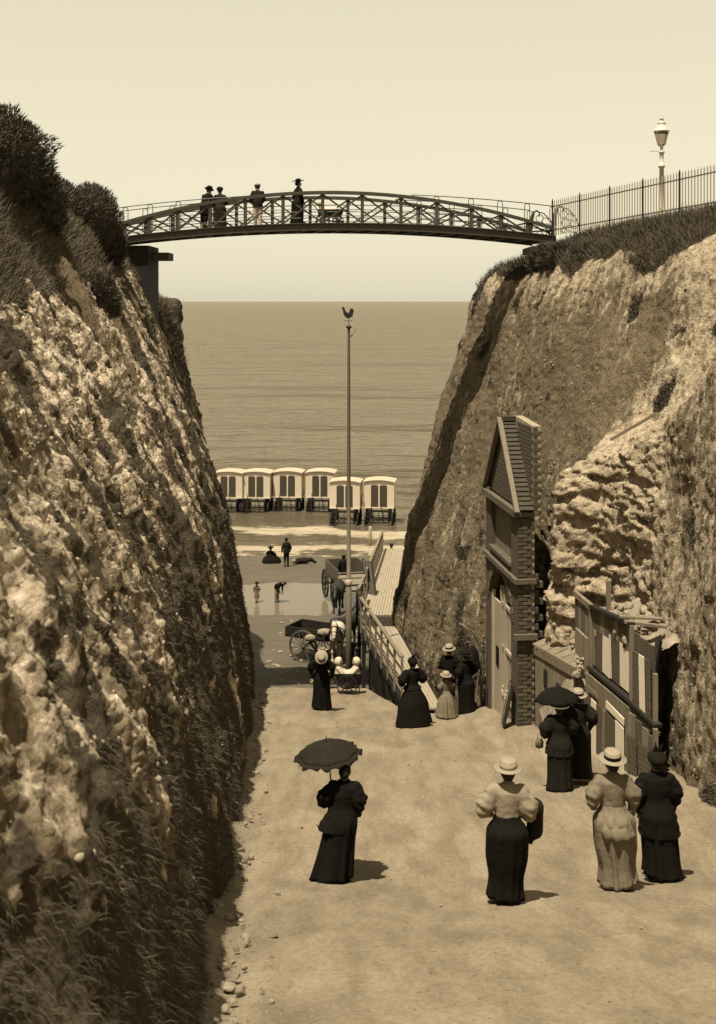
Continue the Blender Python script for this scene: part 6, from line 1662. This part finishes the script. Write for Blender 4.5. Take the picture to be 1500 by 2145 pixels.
# ---- horses
def horse(label, loc, rot, mat, maneM, k=1.0, h=.035, head_down=0.0, harness=True):
    o = thing('horse', label, 'horse', loc, rot)
    hd = head_down
    pr = [('s', None)]
    pr = [('c', (0, -.62, 1.10), (0, .0, 1.02), .30, .27), ('c', (0, .0, 1.02), (0, .50, 1.06), .27, .30),              # trunk: croup, belly, deep chest
          ('c', (0, .58, 1.18), (0, .98, 1.62 - hd), .22, .13), ('c', (0, .98, 1.62 - hd), (0, 1.10, 1.72 - hd), .13, .11),                # neck
          ('c', (0, 1.08, 1.70 - hd), (0, 1.40, 1.36 - hd), .115, .075), ('c', (0, 1.38, 1.38 - hd), (0, 1.45, 1.28 - hd), .075, .065),       # head, muzzle
          ('c', (-.06, 1.04, 1.80 - hd), (-.075, 1.05, 1.93 - hd), .035, .012), ('c', (.06, 1.04, 1.80 - hd), (.075, 1.05, 1.93 - hd), .035, .012)]
    for sd in (-1, 1):
        pr += [('c', (sd * .15, -.66, 1.02), (sd * .16, -.50, .78), .19, .12), ('c', (sd * .16, -.50, .78), (sd * .16, -.74, .50), .10, .06),      # hind: stifle forward, hock back
               ('c', (sd * .16, -.74, .50), (sd * .16, -.70, .12), .052, .045), ('c', (sd * .16, -.70, .12), (sd * .16, -.66, .02), .05, .07),
               ('c', (sd * .14, .50, 1.0), (sd * .14, .46, .72), .14, .085), ('c', (sd * .14, .46, .72), (sd * .14, .50, .44), .075, .06),             # fore: wrist
               ('c', (sd * .14, .50, .44), (sd * .14, .50, .12), .045, .042), ('c', (sd * .14, .50, .12), (sd * .14, .54, .02), .05, .07)]
    lo, hi = bbox(pr); P, F = nets(union(pr, .06), lo, hi, h)
    link('body', mesh_np('body', P * k, F), mat, o, True)
    mb = MB().tube([(0, -.88, 1.22), (0, -1.0, 1.05), (0, -1.0, .75), (0, -.97, .5)], [.05, .07, .08, .03], 8); mb.v = [tuple(np.array(v) * k) for v in mb.v]; mb.build('tail', maneM, o, True)
    mb = MB().tube([(0, .55, 1.42), (0, .78, 1.62 - hd * .6), (0, .96, 1.78 - hd), (0, 1.1, 1.85 - hd)], [.04, .06, .055, .03], 8); mb.v = [tuple(np.array(v) * k) for v in mb.v]; mb.build('mane', maneM, o, True)
    if harness:
        mb = MB()
        mb.tube([(.26 * math.cos(a), .66 + .05 * math.sin(a), 1.17 + .33 * math.sin(a)) for a in np.linspace(0, 6.28, 18, endpoint=False)], .05, 7, True)
        mb.build('collar', M_leather, o, True); mb = MB()
        mb.tube([(.31 * math.cos(a), -.02, 1.03 + .31 * math.sin(a)) for a in np.linspace(0, 6.28, 18, endpoint=False)], .025, 6, True)
        mb.build('girth', M_leather, o, True)
        for zc, yc, r_ in ((1.62 - hd, 1.17, .115), (1.45 - hd, 1.31, .10), (1.36 - hd, 1.40, .085)):
            mb = MB().tube([(r_ * 1.05 * math.cos(a), yc + r_ * .7 * math.sin(a), zc + r_ * .7 * math.sin(a)) for a in np.linspace(0, 6.28, 14, endpoint=False)], .014, 5, True)
            mb.build('bridle_strap', M_leather, o, True)
    return o
horse('pale grey horse in blinkers facing up the ramp in front of the cart', Vector(((706 - 750) * 48.9 / FPX, 48.9, bz(48.9))), R(176), M_horse_w, M_pale, 1.0)
horse('dark horse standing side by side with the pale horse by the mast', Vector(((722 - 750) * 50.8 / FPX, 50.8, bz(50.8))), R(-35), M_horse_d, M_horse_d, 1.04, harness=False)
horse('dark horse harnessed to the wagon beside the boardwalk', Vector(((708 - 750) * 59.0 / FPX, 58.6, bz(58.6))), R(175), M_horse_d, M_horse_d, 1.0, harness=False, head_down=.35)

# ---- gear hanging and leaning by the far corner of the brick building
gx, gy = 3.05, 31.2
gz0 = gz(gy) - .1
o = thing('curved_pole', 'long curved pale pole projecting over the family from the building corner', 'pole', (gx, gy, gz0))
MB().tube([(.18, 0, .2), (.16, 0, 1.4), (.10, 0, 1.9), (-.10, -.1, 2.2), (-.42, -.2, 2.42)], [.03, .03, .028, .024, .016], 7).build('pole', M_rail, o, True)
o = thing('hanging_coat', 'dark coat hanging on the cliff side of the building corner', 'coat', (gx - .05, gy - .05, gz0 + .95))
P_, F_ = nets(union([('c', (0, 0, .8), (-.03, 0, .25), .06, .16), ('c', (-.08, 0, .72), (-.2, 0, .3), .05, .05), ('c', (.08, 0, .72), (.16, 0, .3), .05, .05)], .05), (-.35, -.25, 0), (.35, .25, .95), .025)
link('coat_body', mesh_np('coat_body', P_, F_), M_black2, o, True)
for q, (dx_, lab) in enumerate(((-.22, 'thin broom leaning left of the hanging coat'), (.10, 'stout broom leaning against the building corner'))):
    o = thing('broom', lab, 'broom', (gx + dx_ - .1, gy - .12, gz0 + .1))
    MB().tube([(0, -.05, .25), (.16, .1, 1.5)], .014, 6).build('handle', M_rail, o)
    MB().lathe([(.03, .32), (.05, .2), (.09, .0), (.02, -.01)], 10, (0, -.05, 0), 1, .5).build('bristles', M_timber_m, o, True)
o = thing('hand_lantern', 'small lantern on a long bracket by the door of the brick building', 'lantern', (3.18, 30.2, 6.3))
MB().lathe([(.05, 0), (.06, .02), (.06, .16), (.03, .22), (.01, .25)], 10).build('case', M_iron2, o, True)
MB().tube([(0, 0, .25), (.0, 0, 1.1), (.14, .05, 1.15)], .012, 6).build('bracket', M_iron2, o)
o = thing('chalk_heap', 'pale heap of broken chalk at the far corner of the brick building', 'rubble', (2.95, 31.0, gz(31.0)))
for q in range(9):
    inst('stone', rocks[q], o, Matrix.Translation((g.uniform(-.2, .25), g.uniform(-.2, .3), g.uniform(0, .2))) @ Matrix.Diagonal((.11, .12, .08, 1)) @ Matrix.Rotation(q, 4, 'Z'))
